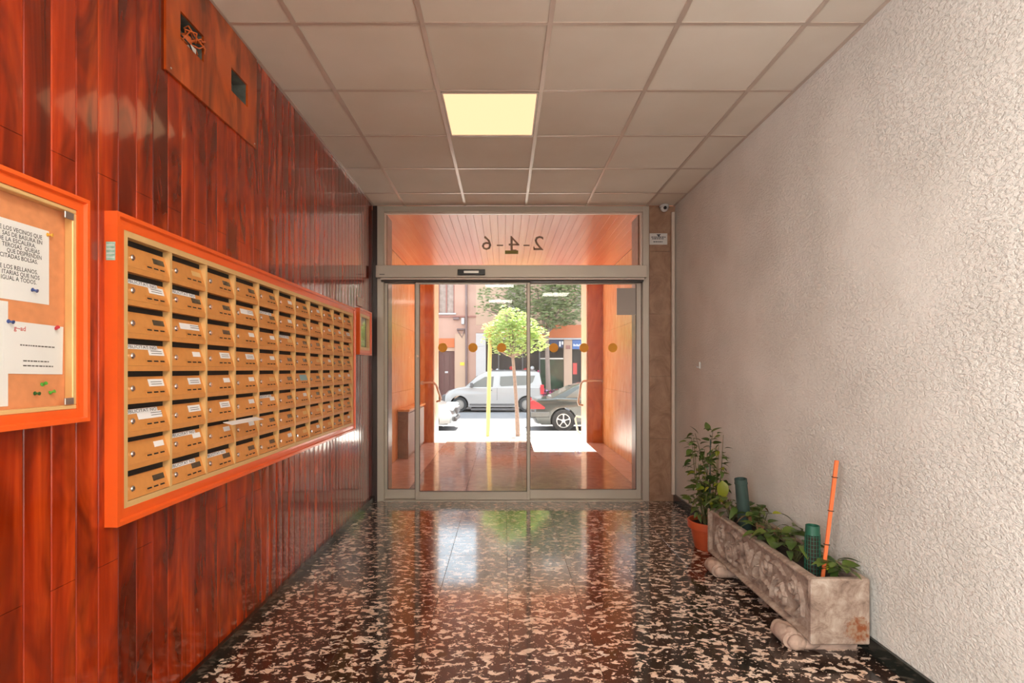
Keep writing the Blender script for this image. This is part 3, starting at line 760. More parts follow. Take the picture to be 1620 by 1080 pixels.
# small glazed frame by the door
sf = thing('small_notice_frame', 'small orange framed glazed key cabinet at door end of plank wall', 'frame', (XL, 4.84, 1.44))
Ls = local(sf)
def PS(m, name, mat, smooth=False): return Ls(m.build(name, mat, sf, smooth))
rect_frame('frame_moulding', 4.64, 5.06, 1.440, 1.850, .050, .045, M['orange'], PS)
for a in ((4.69, 5.01, 1.485, 1.510), (4.69, 5.01, 1.780, 1.805), (4.69, 4.715, 1.51, 1.78), (4.985, 5.01, 1.51, 1.78)):
    PS(MB().box(XL+.006, XL+.034, *a), 'metal_frame', M['gold'])
PS(MB().box(XL+.001, XL+.004, 4.67, 5.03, 1.47, 1.82), 'backing', M['dark_leaf_glass'])  # green of reflected leaves painted onto the backing
PS(MB().box(XL+.020, XL+.023, 4.715, 4.985, 1.51, 1.78), 'glass_pane', M['glass'])
t = MB().cbox(XL, XL+.012, 4.70, 4.86, 1.875, 1.955, .002).build('switch_plate', M['white_paint'])
tag(t, 'pale blank plate on plank wall above the small glazed frame', 'plate')

# ------------------------------------------------------------------ stone trough with plants
TX0, TX1, TY0, TY1, TZ0, TZ1 = 1.387, 1.655, 2.40, 3.63, .066, .362
tr = thing('stone_planter', 'long weathered cast stone trough with relief scrolls on scroll feet', 'planter', ((TX0+TX1)/2, (TY0+TY1)/2, 0))
Lt = local(tr)
def PT(m, name, mat, smooth=False): return Lt(m.build(name, mat, tr, smooth))
wt_ = .032
b = MB()
b.cbox(TX0+.001, TX1, TY0-.004, TY0+.027, TZ0-.0007, TZ1+.0007, .006).box(TX0+.035, TX1-.005, TY0+.02, TY0+wt_, TZ0+.004, TZ1-.002).cbox(TX0+.012, TX1, TY1-.022, TY1, TZ0, TZ1, .006)
b.box(TX1-wt_, TX1, TY0+wt_, TY1-wt_, TZ0+.004, TZ1-.002).box(TX0+.0345, TX0+.046, TY0+wt_, TY1-wt_, TZ0+.004, TZ1-.002).box(TX0+.036, TX1-.01, TY0+.02, TY1-.02, TZ0+.002, TZ0+.04)
PT(b, 'trough', M['cast_stone'])
# relief side: height field on the hall-facing side
def relief():
    nu, nv = 190, 44
    strokes = []          # (u, v, radius, height)
    def spiral(cu, cv, r0, turns, start, sgn, wd, ht):
        n = int(40*turns)
        for i in range(n):
            t = i/n; r = r0*(1-.82*t); a = start+sgn*2*PI*turns*t
            strokes.append((cu+r*math.cos(a), cv+r*math.sin(a), wd*(1-.4*t), ht*(.7+.3*t)))
    def arc(p0, p1, bow, wd, ht):
        n = 22; dxv = (p1[0]-p0[0], p1[1]-p0[1]); L = math.hypot(*dxv); nx, ny = -dxv[1]/L, dxv[0]/L
        for i in range(n+1):
            t = i/n; o_ = bow*math.sin(PI*t)
            strokes.append((p0[0]+dxv[0]*t+nx*o_, p0[1]+dxv[1]*t+ny*o_, wd*(.35+.65*math.sin(PI*min(1, t*1.1+.05))), ht))
    H = TZ1-TZ0; W = TY1-TY0; vc = H*.47
    for s in (-1, 1):
        c0 = W/2
        spiral(c0+s*.155, vc+.045, .052, 1.5, PI/2, -s, .013, .017)
        spiral(c0+s*.30, vc-.040, .050, 1.5, -PI/2, s, .013, .017)
        spiral(c0+s*.42, vc+.045, .042, 1.4, PI/2, -s, .012, .016)
        arc((c0+s*.06, vc-.08), (c0+s*.20, vc-.055), s*.03, .016, .016)
        arc((c0+s*.08, vc+.09), (c0+s*.03, vc-.07), -s*.02, .018, .018)
        arc((c0+s*.20, vc+.085), (c0+s*.34, vc+.07), s*.02, .014, .014)
        arc((c0+s*.36, vc-.09), (c0+s*.50, vc-.02), -s*.025, .015, .016)
        arc((c0+s*.22, vc-.09), (c0+s*.27, vc+.02), s*.02, .013, .015)
        arc((c0+s*.47, vc+.08), (c0+s*.51, vc-.06), s*.015, .012, .014)
        for q in range(4): arc((c0+s*(.10+.11*q), vc+.02-.03*(q % 2)), (c0+s*(.14+.11*q), vc-.035+.07*(q % 2)), .012, .011, .013)
    for q in range(7):
        a = PI*(q/6); arc((W/2, vc-.06), (W/2+.075*math.cos(a), vc-.06+.13*math.sin(a)+.01), 0, .012, .018)
    import numpy as np
    st = np.array(strokes)
    u = np.linspace(0, W, nu+1); v = np.linspace(0, H, nv+1); UU, VV = np.meshgrid(u, v, indexing='ij')
    hgt = np.zeros_like(UU)
    for su, sv, sr, sh in st:
        i0_, i1_ = np.searchsorted(u, (su-sr*2, su+sr*2)); sl_ = slice(max(0, i0_-1), i1_+1)
        d2 = ((UU[sl_]-su)**2+(VV[sl_]-sv)**2)/(sr*sr)
        hh = sh*np.clip(1-d2, 0, 1)**.5; hgt[sl_] = np.maximum(hgt[sl_], hh)
    edge = np.minimum(np.minimum(UU, W-UU), np.minimum(VV, H-VV))
    border = np.clip((.026-edge)/.008, 0, 1)
    x = TX0+.030 - np.maximum(hgt*1.35*(1-border), .026*border)
    rnd = np.clip((edge)/.006, 0, 1); x += .006*(1-rnd)
    m = MB(); m.v = [(float(x[i, j]), TY0+float(u[i]), TZ0+float(v[j])) for i in range(nu+1) for j in range(nv+1)]
    f = lambda i, j: i*(nv+1)+j
    m.f = [(f(i, j), f(i, j+1), f(i+1, j+1), f(i+1, j)) for i in range(nu) for j in range(nv)]
    # closing rim to the wall behind
    n0 = len(m.v)
    ring = [f(i, 0) for i in range(nu+1)] + [f(nu, j) for j in range(1, nv+1)] + [f(i, nv) for i in range(nu-1, -1, -1)] + [f(0, j) for j in range(nv-1, 0, -1)]
    m.v += [(TX0+.034, m.v[i][1], m.v[i][2]) for i in ring]
    k = len(ring)
    m.f += [(ring[i], ring[(i+1) % k], n0+(i+1) % k, n0+i) for i in range(k)] + [tuple(range(n0, n0+k))]
    return m
PT(relief(), 'relief_side', M['cast_stone'], True)
PT(MB().box(TX0+.046, TX1-wt_, TY0+wt_, TY1-wt_, TZ0+.04, TZ1-.05), 'soil', M['soil'])
for yc in (2.545, 3.40):
    m = MB()
    n = 16; prof = []
    # scroll foot running across the trough: rounded volute at hall end
    for k in range(n+1):
        a = PI*.5+PI*k/n; prof.append((TX0-.030+.050*math.cos(a), .042+.042*math.sin(a)))
    prof += [(TX1-.01, 0), (TX1, .012), (TX1, .064), (TX0+.03, .064)]
    m.prism(prof, yc-.06, yc+.06)
    for s in (-1, 1): m.ball((TX0-.030, yc+s*.078, .042), .036, .022, .036, 14, 8)
    m.ball((TX0-.045, yc, .050), .040, .07, .040, 14, 8).ball((TX0-.030, yc-.03, .066), .032, .045, .026, 12, 8).ball((TX0-.015, yc-.055, .036), .050, .045, .035, 14, 8).ball((TX0-.015, yc+.055, .036), .050, .045, .035, 14, 8).ball((TX0+.03, yc-.05, .03), .07, .045, .029, 14, 8)
    PT(m, 'scroll_foot', M['foot_stone'], True)

def leaf_mesh(name, L, W, droop, mat, fold=.25, tip=1.6):
    m = MB(); n = 6; vs = []
    for i in range(n+1):
        t = i/n; wd = W/2*math.sin(PI*min(1, t**.8))**.8 if 0 < t < 1 else .0005
        x = L*t; z = -droop*L*t*t
        vs += [(x, -wd, z+fold*wd), (x, 0, z), (x, wd, z+fold*wd)]
    fs = []
    for i in range(n):
        a = i*3; fs += [(a, a+1, a+4, a+3), (a+1, a+2, a+5, a+4)]
    m.add(vs, fs); return m.mesh(name, mat, True)
LM = {'ficus': [leaf_mesh('leaf', .075, .042, .25, M['leaf']), leaf_mesh('leaf', .060, .034, .5, M['leaf']), leaf_mesh('leaf', .048, .028, .7, M['leaf'])],
      'big_yellow': leaf_mesh('leaf', .15, .085, .35, M['leaf_yellow']),
      'yel': leaf_mesh('leaf', .055, .035, .5, M['leaf_yellow']),
      'ivy': [leaf_mesh('leaf', .080, .062, .45, M['leaf']), leaf_mesh('leaf', .062, .052, .3, M['leaf']), leaf_mesh('leaf', .095, .040, .6, M['leaf'])],
      'dry': leaf_mesh('leaf', .07, .05, .8, M['leaf_dry'])}
def put_leaf(parent, me, p, az, el, roll=0, sc_=1):
    o = link('leaf', me, parent, p); o.rotation_euler = (Matrix.Rotation(az, 3, 'Z') @ Matrix.Rotation(-el, 3, 'Y') @ Matrix.Rotation(roll, 3, 'X')).to_euler()
    o.scale = (sc_, sc_, sc_); return o
rp = random.Random(11)
def trough_plant(x, y, n, reach, label, name='trailing_plant', hi=.10, dry=0, yel=.12):
    t = thing(name, label, 'plant', (x, y, TZ1-.05))
    for k in range(n):
        az = rp.uniform(0, 2*PI); rr = rp.uniform(.2, 1)*reach
        ex = rr*math.cos(az)*.75; ey = rr*math.sin(az)*1.35; ez = rp.uniform(.35, 1)*hi+.02
        ex = max(TX0-.02-x, min(TX1-.01-x+.02, ex))
        if abs(ex) > .10: ez = max(ez, .06)
        MB().tube([(rp.uniform(-.01, .01), rp.uniform(-.01, .01), -.01), (ex*.4, ey*.4, ez*.9), (ex, ey, ez)], [.0024, .002, .0014], 5, False).build('stem', M['stem'], t)
        me = LM['dry'] if rp.random() < dry else (LM['yel'] if rp.random() < yel else rp.choice(LM['ivy']))
        lz = min(1, rp.uniform(.75, 1.15))
        put_leaf(t, me, (ex, ey, ez), az+rp.uniform(-.8, .8), rp.uniform(-.1, .6), rp.uniform(-.5, .5), lz)
        if k % 3 == 0: put_leaf(t, rp.choice(LM['ivy']), (ex*.6, ey*.6, ez*.95), az+rp.uniform(-2, 2), rp.uniform(0, .7), 0, .8)
    return t
trough_plant(1.50, 3.50, 20, .14, 'leafy green plant at the far end of the stone trough', hi=.12)
trough_plant(1.55, 3.22, 24, .15, 'green and dry brown leaved plant behind the dark green tube', hi=.15, dry=.35)
trough_plant(1.52, 2.98, 24, .16, 'spreading low plant in the middle of the stone trough', hi=.11, yel=.3)
trough_plant(1.52, 2.76, 18, .14, 'sparse long stemmed plant between trough middle and mesh tube', hi=.10)
trough_plant(1.575, 2.53, 14, .055, 'small round leaved plant at the near end of the trough', hi=.07)

# plant guards and stick
g1 = thing('plant_guard_tube', 'dark green solid plastic tube leaning in the far half of trough', 'tube', (1.515, 3.33, TZ1-.06))
prof = [(.040, 0), (.036, .30), (.037, .305), (.037, .33), (.033, .33), (.032, .02)]
MB().lathe(prof, 24).build('tube_body', M['dark_green'], g1, True)
MB().lathe([(.0385, .298), (.0390, .302), (.0385, .306)], 24).build('rim_ring', M['dark_green'], g1, True)
g1.rotation_euler = (R(4), R(-7), 0)
g2 = thing('plant_guard_mesh', 'green plastic mesh tube standing in near end of trough', 'tube', (1.512, 2.60, TZ1-.06))
Hh = .245
MB().lathe([(.033, Hh-.045), (.031, Hh), (.028, Hh), (.030, Hh-.045)], 24).build('solid_collar', M['green_mesh'], g2, True)
m = MB()
for k in range(16):
    a = 2*PI*k/16; m.tube([(.036*math.cos(a), .036*math.sin(a), 0), (.033*math.cos(a), .033*math.sin(a), Hh-.04)], .0016, 4)
for q in range(11):
    z = .004+q*.019; rr = .036-.003*z/Hh
    m.tube([(rr*math.cos(2*PI*k/20), rr*math.sin(2*PI*k/20), z) for k in range(21)], .0014, 4)
o = m.build('mesh_grid', M['green_mesh'], g2)
MB().lathe([(.029, 0), (.026, Hh-.05)], 18).build('dark_core', M['soil'], g2, True)
stk = thing('orange_stick', 'long thin orange painted stick leaning at near end of trough', 'stick', (1.515, 2.525, TZ1-.055))
top = Vector((.068, .0, .57))
m = MB(); pts = [Vector((0, 0, 0)), top]
dirv = top.normalized(); sx = Vector((1, 0, 0)) - dirv*dirv.x; sx.normalize(); sy = dirv.cross(sx)
vs = [];
for p, w_ in ((pts[0], .0075), (top, .0088)):
    for a, b_ in ((-1, -1), (1, -1), (1, 1), (-1, 1)): vs.append(p+sx*a*w_+sy*b_*.0035)
m.add(vs, [(0, 1, 2, 3), (4, 5, 6, 7), (0, 1, 5, 4), (1, 2, 6, 5), (2, 3, 7, 6), (3, 0, 4, 7)])
m.build('stick', M['orange_stick'], stk)
for t_ in (.16, .30, .58, .86):
    c = top*t_; MB().tube([c-sx*.0105-sy*.005, c-sy*.006, c+sx*.0115-sy*.005, c+sx*.012+sy*.005, c+sy*.006, c-sx*.0105+sy*.005, c-sx*.0105-sy*.005], .0028, 5).build('wire_tie', M['tie'], stk)

# potted plant
pt = thing('potted_plant', 'bushy small leaved green plant in terracotta coloured pot by the corner', 'plant', (1.505, 3.90, 0))
pot = MB().lathe([(.095, 0), (.098, .004), (.128, .145), (.130, .150), (.146, .152), (.150, .200), (.147, .204), (.136, .204), (.128, .150)], 40).build('pot', M['terracotta'], pt, True)
MB().lathe([(.115, .165), (.130, .172)], 24).build('soil', M['soil'], pt)
rp = random.Random(5)
def inb(p): return -.215 < p[0] < .165
for k in range(15):
    a = 2*PI*k/15; top_ = Vector((.11*math.cos(a)-.01, .10*math.sin(a), .42+.42*rp.random()**.7))
    if k == 0: top_ = Vector((-.10, 0, .84))
    if k == 5: top_ = Vector((.02, -.03, .87))
    if k == 6: top_ = Vector((-.13, -.05, .40))
    base = Vector((.03*math.cos(a), .03*math.sin(a), .165)); mid = (base+top_)/2+Vector((.02*math.cos(a), .02*math.sin(a), .03))
    MB().tube([base, mid, top_], [.004, .003, .0015], 6, False).build('branch', M['stem'], pt)
    nl = 19
    for q in range(nl):
        u = .25+.75*q/(nl-1)
        p = base*(1-u)**2+mid*2*u*(1-u)+top_*u*u
        az = rp.uniform(0, 2*PI); p2 = p+Vector((math.cos(az), math.sin(az), rp.uniform(-.2, .4)))*rp.uniform(.01, .045)
        if not inb(p2): continue
        me = LM['yel'] if rp.random() < .10 else rp.choice(LM['ficus'])
        if p2.x > .11 and math.cos(az) > 0: az = PI-az
        put_leaf(pt, me, p2, az, rp.uniform(-.5, .7), rp.uniform(-.6, .6), rp.uniform(.75, 1.12))
put_leaf(pt, LM['big_yellow'], (.05, -.12, .52), R(-100), R(-70), R(0), .95)
for az, el, x, z in ((180, 10, -.10, .78), (150, 55, -.09, .84), (200, -15, -.09, .70), (80, 60, -.02, .86), (-20, 40, .0, .85), (20, 10, .08, .66)):
    put_leaf(pt, LM['ficus'][0], (x, -.04, z), R(az), R(el), .2, 1.1)
for z in (.55, .72):
    pass
MB().tube([(.0, -.02, .17), (.005, -.02, .80)], .004, 6).build('support_cane', M['dark_green'], pt)

# ------------------------------------------------------------------ vestibule beyond the door
VX0, VX1, VY0, VY1 = -1.55, 1.765, YB+.34, 9.49
vf = struct('vestibule_floor', 'polished reddish brown stone floor of the entrance porch')
for i in range(4):
    for j in range(8):
        x0 = -1.04+i*.62875; x1 = x0+.62875; y0 = YB+.11+j*.545; y1 = y0+.545
        lim = 9.74 if x1 < .49 else 8.46
        if x0 < .48 < x1: x1 = x1
        if i >= 2 and y1 > 8.47: y1 = 8.46
        if y1 <= y0+.02: continue
        if i == 2 or i < 2 or True:
            MB().cbox(x0+.001, x1-.001, y0+.001, y1-.001, -.03, 0, .001).build('porch_tile', M['marble_reddish'], vf)
# the extension left of x=.485 runs to 9.74
MB().cbox(.2185, .485, 8.463, 9.74, -.03, 0, .001).build('porch_tile', M['marble_reddish'], vf)
for k in range(5):
    y0 = VY0+k*.80; MB().cbox(VX0, -1.042, y0+.001, min(y0+.799, 9.49), -.03, .0015, .001).build('border_stone', M['marble_pinkish'], vf)
    if y0 < 9.4: MB().cbox(1.477, VX1, y0+.001, min(y0+.799, 9.49), -.03, .0015, .001).build('border_stone', M['marble_pinkish'], vf)
MB().box(VX0, .483, YB+.1, 9.73, -.45, -.031).build('plinth', M['marble_pinkish'], vf)
MB().box(.483, VX1, YB+.1, 8.45, -.45, -.031).build('plinth', M['marble_pinkish'], vf)
MB().box(1.477, VX1, 8.45, 9.48, -.45, -.031).build('plinth', M['marble_pinkish'], vf)
vl = struct('wall_porch_left', 'orange travertine slab wall on the left of the porch')
vr = struct('wall_porch_right', 'orange travertine slab wall on the right of the porch')
ysl = [VY0, 6.65, 7.62, 8.58, 9.49]; zsl = [.002, .98, 1.96, 2.97]
for a, b_ in zip(ysl, ysl[1:]):
    for c, d in zip(zsl, zsl[1:]):
        MB().cbox(VX0-.03, VX0, a+.0008, b_-.0008, c+.0008, d-.0008, .0012).build('marble_slab', M['marble_orange'], vl)
        MB().cbox(VX1, VX1+.03, a+.0008, b_-.0008, c+.0008, d-.0008, .0012).build('marble_slab', M['marble_orange'], vr)
MB().box(VX0-.3, VX0-.031, YB+.36, 10.15, -.45, 3.2).build('masonry', M['fac_peach'], vl)
MB().box(VX1+.031, VX1+.3, YB+.36, 10.15, -.45, 3.2).build('masonry', M['fac_peach'], vr)
pf = struct('wall_street', 'travertine piers and lintel at the street end of the porch')
for c, d in zip(zsl, zsl[1:]):
    c0_ = -.30 if c < .01 else c
    MB().cbox(VX0, -1.412, 9.495, 10.10, c0_, d-.001, .001).build('pier_slab', M['marble_orange'], pf)
    MB().cbox(-1.4115, -1.268, 9.492, 10.10, c0_, d-.001, .001).build('pier_slab', M['marble_deep'], pf)
    MB().cbox(-1.2675, -1.245, 9.50, 10.14, c0_, d-.001, .001).build('pier_slab', M['marble_sunlit'], pf)
    MB().cbox(1.502, VX1, 9.492, 10.10, c0_, d-.001, .001).build('pier_slab', M['marble_deep'], pf)
    MB().cbox(1.480, 1.5015, 9.50, 10.14, c0_, d-.001, .001).build('pier_slab', M['marble_sunlit'], pf)
MB().box(VX0-2.5, VX1+2.5, 10.141, 10.30, 3.05, 3.9).build('lintel', M['fac_peach'], pf)
MB().box(VX0-4, VX0-.0, 10.141, 10.30, -.30, 3.05).build('street_front', M['fac_peach'], pf)
MB().box(VX1+.0, VX1+4, 10.141, 10.30, -.30, 3.05).build('street_front', M['fac_peach'], pf)
MB().box(VX0-2.5, VX1+2.5, 10.301, 11.30, 3.22, 3.40).build('balcony_slab', M['fac_peach'], pf)  # unseen slab added to keep the sun off the porch floor
vc_ = struct('ceiling_porch', 'orange varnished slat ceiling of the porch')
ns = 38; sw = (VX1-VX0)/ns
sm_ = MB().cbox(-sw/2+.0006, sw/2-.0006, YB+.102, 10.14, 0, .014, .0018).mesh('ceiling_slat', M['slat'])
for k in range(ns): link('ceiling_slat', sm_, vc_, (VX0+sw*(k+.5), 0, 2.972))
MB().box(VX0-.3, VX1+.3, YB+.105, 10.14, 2.988, 3.2).build('backing', M['plaster_raw'], vc_)

# low stone ledge on the left of the porch
lb = thing('stone_ledge_box', 'low brown fronted ledge with grey side and orange stone top', 'ledge', (-1.47, 8.5, 0))
Lb = local(lb)
for m, n, mt in ((MB().cbox(VX0, -1.395, 7.76, 7.79, .003, .69, .002), 'end_slab', 'marble_brown'), (MB().cbox(VX0, -1.41, 7.79, 9.30, .003, .69, .002), 'core', 'marble_brown'),
                 (MB().cbox(-1.409, -1.395, 7.791, 9.28, .05, .66, .002), 'grey_side_panel', 'grey_paper'), (MB().cbox(VX0, -1.375, 7.735, 9.33, .691, .725, .003), 'top_slab', 'marble_orange')):
    Lb(m.build(n, M[mt], lb))
# hand rails
def rail(name, pts, label, r=.020):
    t = thing(name, label, 'rail', pts[0]); t_ = Vector(pts[0])
    MB().tube([Vector(p)-t_ for p in pts], r, 12).build('tube', M['rail'], t, True)
    MB().lathe([(.036, -.004), (.036, .004)], 16, (0, -.0, 0), 'y').build('wall_flange', M['rail'], t, True)
    return t
def at(px, py, Y): return ((px-797)/840*Y, Y, CH+(584-py)/840*Y)
rail('handrail', [at(668, 605.5, 9.47), at(680, 604.5, 9.44), at(687, 605.5, 9.42), at(690.5, 609, 9.42), at(694, 620, 9.42), at(697, 630, 9.42), at(696, 634, 9.42), at(691, 635, 9.44)], 'bent metal grab rail on the left porch pier')
rail('handrail', [at(955, 602, 9.47), at(935, 602, 9.44), at(923, 602.5, 9.42), at(919, 606, 9.42), at(917, 622, 9.42), at(914.5, 636, 9.42), at(916, 640, 9.42), at(922, 641, 9.44)], 'bent metal grab rail on the right porch pier')
rl = thing('ramp_railing', 'pale tubular railing standing outside the right porch pier', 'rail', at(915, 712, 10.4))
o_ = Vector(rl.location)
for nm, pts in (('rail_tube', [at(921, 660, 10.4), at(912, 658, 10.4), at(910, 662, 10.4), at(914, 682, 10.4), at(921, 688, 10.4)]), ('leg', [at(919, 690, 10.4), at(910, 714, 10.4)]), ('leg', [at(922, 692, 10.4), at(914, 715, 10.4)])):
    MB().tube([Vector(p)-o_ for p in pts], .018 if nm != 'leg' else .010, 10).build(nm, M['rail'], rl, True)

# ------------------------------------------------------------------ street
ZS, ZR = -.30, -.47          # pavement and road level
pv = struct('pavement', 'sunlit pale pavement outside the porch')
for k in range(10):
    for j in range(4):
        x0 = -10+k*2.2; y0 = (9.75 if True else 0)+j*1.0
        MB().cbox(x0+.003, x0+2.197, y0+.003, y0+.997, ZS-.1, ZS, .002).build('paving_slab', M['pavement'], pv)
MB().box(.484, 1.476, 8.46, 9.752, ZS-.1, ZS).build('paving_slab', M['pavement'], pv)
kb = struct('kerb', 'granite kerb along the near pavement')
for k in range(22): MB().cbox(-10+k*1.0+.003, -9.003+k*1.0, 13.752, 13.90, ZR-.05, ZS, .01).build('kerb_stone', M['kerb'], kb)
S(MB().box(-30, 30, 13.9, 24.2, ZR-.1, ZR).build('road', M['asphalt']), 'grey asphalt road with parked cars', 'road')
S(MB().box(-30, 30, 24.2, 26.2, ZR-.1, ZR+.13).build('far_pavement', M['pavement']), 'pavement in front of the shops', 'pavement')
S(MB().box(-30, 30, 13.9, 60, ZR-.3, ZR-.11).build('ground', M['asphalt']), 'ground under the street', 'ground')
# tree pit
t = thing('tree_pit', 'dark earth square in the pavement around young tree', 'tree pit', (.35, 12.75, ZS))
MB().box(-.45, .45, -.35, .35, .0005, .004).build('earth', M['pavement'], t)
m = MB(); m.box(-.48, .48, -.38, -.352, .0005, .02).box(-.48, .48, .352, .38, .0005, .02); m.build('edging', M['kerb'], t)

def car(name, label, loc, rz, outline_low, outline_top, W, wheels, wr, paint, windows, extras=(), belt=.95, arch=1.14, hub='hub', spokes=5, taper=.13):
    t = thing(name, label, 'car', loc, rz)
    zmin = .22
    # lower body outline with wheel arches
    pts = list(outline_low)          # given from front-bottom over the top to rear-bottom (x increasing), belt included
    bot = []
    for wx in sorted(wheels, reverse=True):
        ra = wr*arch
        n = 12; h0 = wr
        a0 = math.asin((zmin-h0)/ra) if abs((zmin-h0)/ra) < 1 else 0
        for k in range(n+1):
            a = a0+(PI-2*a0)*k/n; bot.append((wx+ra*math.cos(a), h0+ra*math.sin(a)))
    poly = pts+bot
    m = MB()
    cx_ = sum(p[0] for p in poly)/len(poly)
    secs = []
    for s, sh in ((-1, .035), (-.965, .006), (-.6, 0), (.6, 0), (.965, .006), (1, .035)):
        sec = []
        for (x, z) in poly:
            onarch = any(abs(math.hypot(x-wx, z-wr)-wr*arch) < 1e-6 for wx in wheels)
            k = 0 if onarch else sh
            # round the plan of nose and tail
            nose = 0
            if x < pts[0][0]+.35 or x > pts[-1][0]-.35: nose = .10*max(0, abs(s)-.5)*2 if not onarch else 0
            xx = x + (nose if x < cx_ else -nose)
            sec.append((xx+(k if x < cx_ else -k)*(0 if onarch else 1), s*W/2*(1-.06*max(0, (.6-z))*1), z-(k if z > .6 else 0)))
        secs.append(sec)
    n = len(poly); vs = [p for sec in secs for p in sec]; fs = []
    for i in range(len(secs)-1):
        for k in range(n): fs.append((i*n+k, i*n+(k+1) % n, (i+1)*n+(k+1) % n, (i+1)*n+k))
    fs += [tuple(range(n)), tuple(range(len(vs)-1, len(vs)-n-1, -1))]
    m.add(vs, fs)
    bodyo = m.build('body', paint, t, True)
    # cabin
    def hw(z): return W/2*.965 - taper*max(0, z-belt)*1.6 - .03
    m = MB(); n = len(outline_top)
    ztop = max(p[1] for p in outline_top)
    secs = []
    for s, dz_ in ((-1, .03), (-.93, .006), (0, -.012), (.93, .006), (1, .03)):
        secs.append([(x, s*hw(z), z-(dz_ if z > belt+.05 else 0)) for x, z in outline_top])
    vs = [p for s_ in secs for p in s_]; fs = []
    for i in range(len(secs)-1):
        for k in range(n): fs.append((i*n+k, i*n+(k+1) % n, (i+1)*n+(k+1) % n, (i+1)*n+k))
    fs += [tuple(range(n)), tuple(range(len(vs)-1, len(vs)-n-1, -1))]
    m.add(vs, fs); m.build('cabin', paint, t, True)
    for poly2, nm in windows:
        for s in (-1, 1):
            m = MB(); vs = [(x, s*(hw(z)+.006), z) for x, z in poly2]+[(x, s*(hw(z)-.02), z) for x, z in poly2]; k = len(poly2)
            m.add(vs, [tuple(range(k)), tuple(range(2*k-1, k-1, -1))]+[(i, (i+1) % k, (i+1) % k+k, i+k) for i in range(k)])
            m.build(nm, M['car_glass'], t)
    # windscreens: laid on the first and last slope of the cabin
    for (pa, pb) in ((outline_top[0], outline_top[1]), (outline_top[-1], outline_top[-2])):
        va = Vector((pa[0], 0, pa[1])); vb = Vector((pb[0], 0, pb[1])); d = vb-va
        nrm = Vector((-d.z, 0, d.x)).normalized()
        if nrm.z < 0: nrm = -nrm
        q0 = va+d*.08; q1 = va+d*.90
        m = MB(); vs = []
        for off in (.012, -.01):
            for p in (q0, q1):
                for s in (-1, 1): vs.append((p.x+nrm.x*off, s*(hw(p.z)-.07), p.z+nrm.z*off))
        m.add(vs, [(0, 1, 3, 2), (4, 5, 7, 6), (0, 1, 5, 4), (1, 3, 7, 5), (3, 2, 6, 7), (2, 0, 4, 6)])
        m.build('windscreen', M['car_glass'], t)
    for wx in wheels:
        for s in (-1, 1):
            y = s*(W/2-.10)
            wl_ = MB().lathe([(wr*.62, -.10), (wr*.93, -.10), (wr, -.07), (wr, .07), (wr*.93, .10), (wr*.62, .10)], 28, (wx, y, wr), 'y').build('wheel', M['tyre'], t, True)
            hb = MB(); f = s*.114
            hb.lathe([(wr*.62, f-.02*s), (wr*.62, f), (wr*.56, f+.003*s), (wr*.54, f-.015*s)], 28, (wx, y, wr), 'y')
            hb.lathe([(wr*.16, f-.02*s), (wr*.15, f)], 16, (wx, y, wr), 'y')
            if hub == 'hub':
                for k in range(spokes):
                    a = 2*PI*k/spokes+.3; ca, sa = math.cos(a), math.sin(a)
                    q = [(-.05, .10), (.05, .10), (.035, .36), (.085, .58), (-.085, .58), (-.035, .36)]
                    q = [(wx+(u*sa+v*ca)*wr, wr+(-u*ca+v*sa)*wr) for u, v in q]
                    hb.prism(q, y+f-.012*s, y+f-.002*s)
            else:
                hb.lathe([(wr*.55, f-.018*s), (wr*.40, f-.003*s), (wr*.1, f-.006*s)], 24, (wx, y, wr), 'y')
            hb.build('wheel_cover', M[hub], wl_, True)
    m = MB().box(pts[0][0]+.2, pts[-1][0]-.2, -W/2+.12, W/2-.12, .20, .45); m.build('underbody', M['black'], t)
    for nm, mt, mm in extras:
        mm.build(nm, M[mt], t)
    return t
# white van, nose to the left (local x = 0 at the nose)
kv = 840/22.0
def vx(px): return (px-700)/kv
def vz(py): return (652.5-py)/kv
low = [(.05, .22), (-.0, .45), (.02, .68), (vx(707), vz(619)), (vx(722), vz(614.5)), (vx(738), vz(612.5)), (vx(858), vz(612.5)), (vx(859.5), vz(625)), (vx(859.5), .30), (vx(857), .22)]
topv = [(vx(735), vz(613.2)), (vx(757), vz(593)), (vx(766), vz(589)), (vx(780), vz(587.3)), (vx(820), vz(586.6)), (vx(849), vz(588)), (vx(854), vz(589.5)), (vx(858), vz(613.2))]
winv = [([(vx(741), vz(613)), (vx(754), vz(604)), (vx(767), vz(596.5)), (vx(781), vz(596)), (vx(779.5), vz(612.8)), (vx(751), vz(613))], 'side_window'),
        ([(vx(791.5), vz(596)), (vx(818), vz(594.6)), (vx(847), vz(594.5)), (vx(843), vz(605)), (vx(836), vz(609.5)), (vx(793), vz(611.5)), (vx(790.5), vz(609))], 'side_window')]
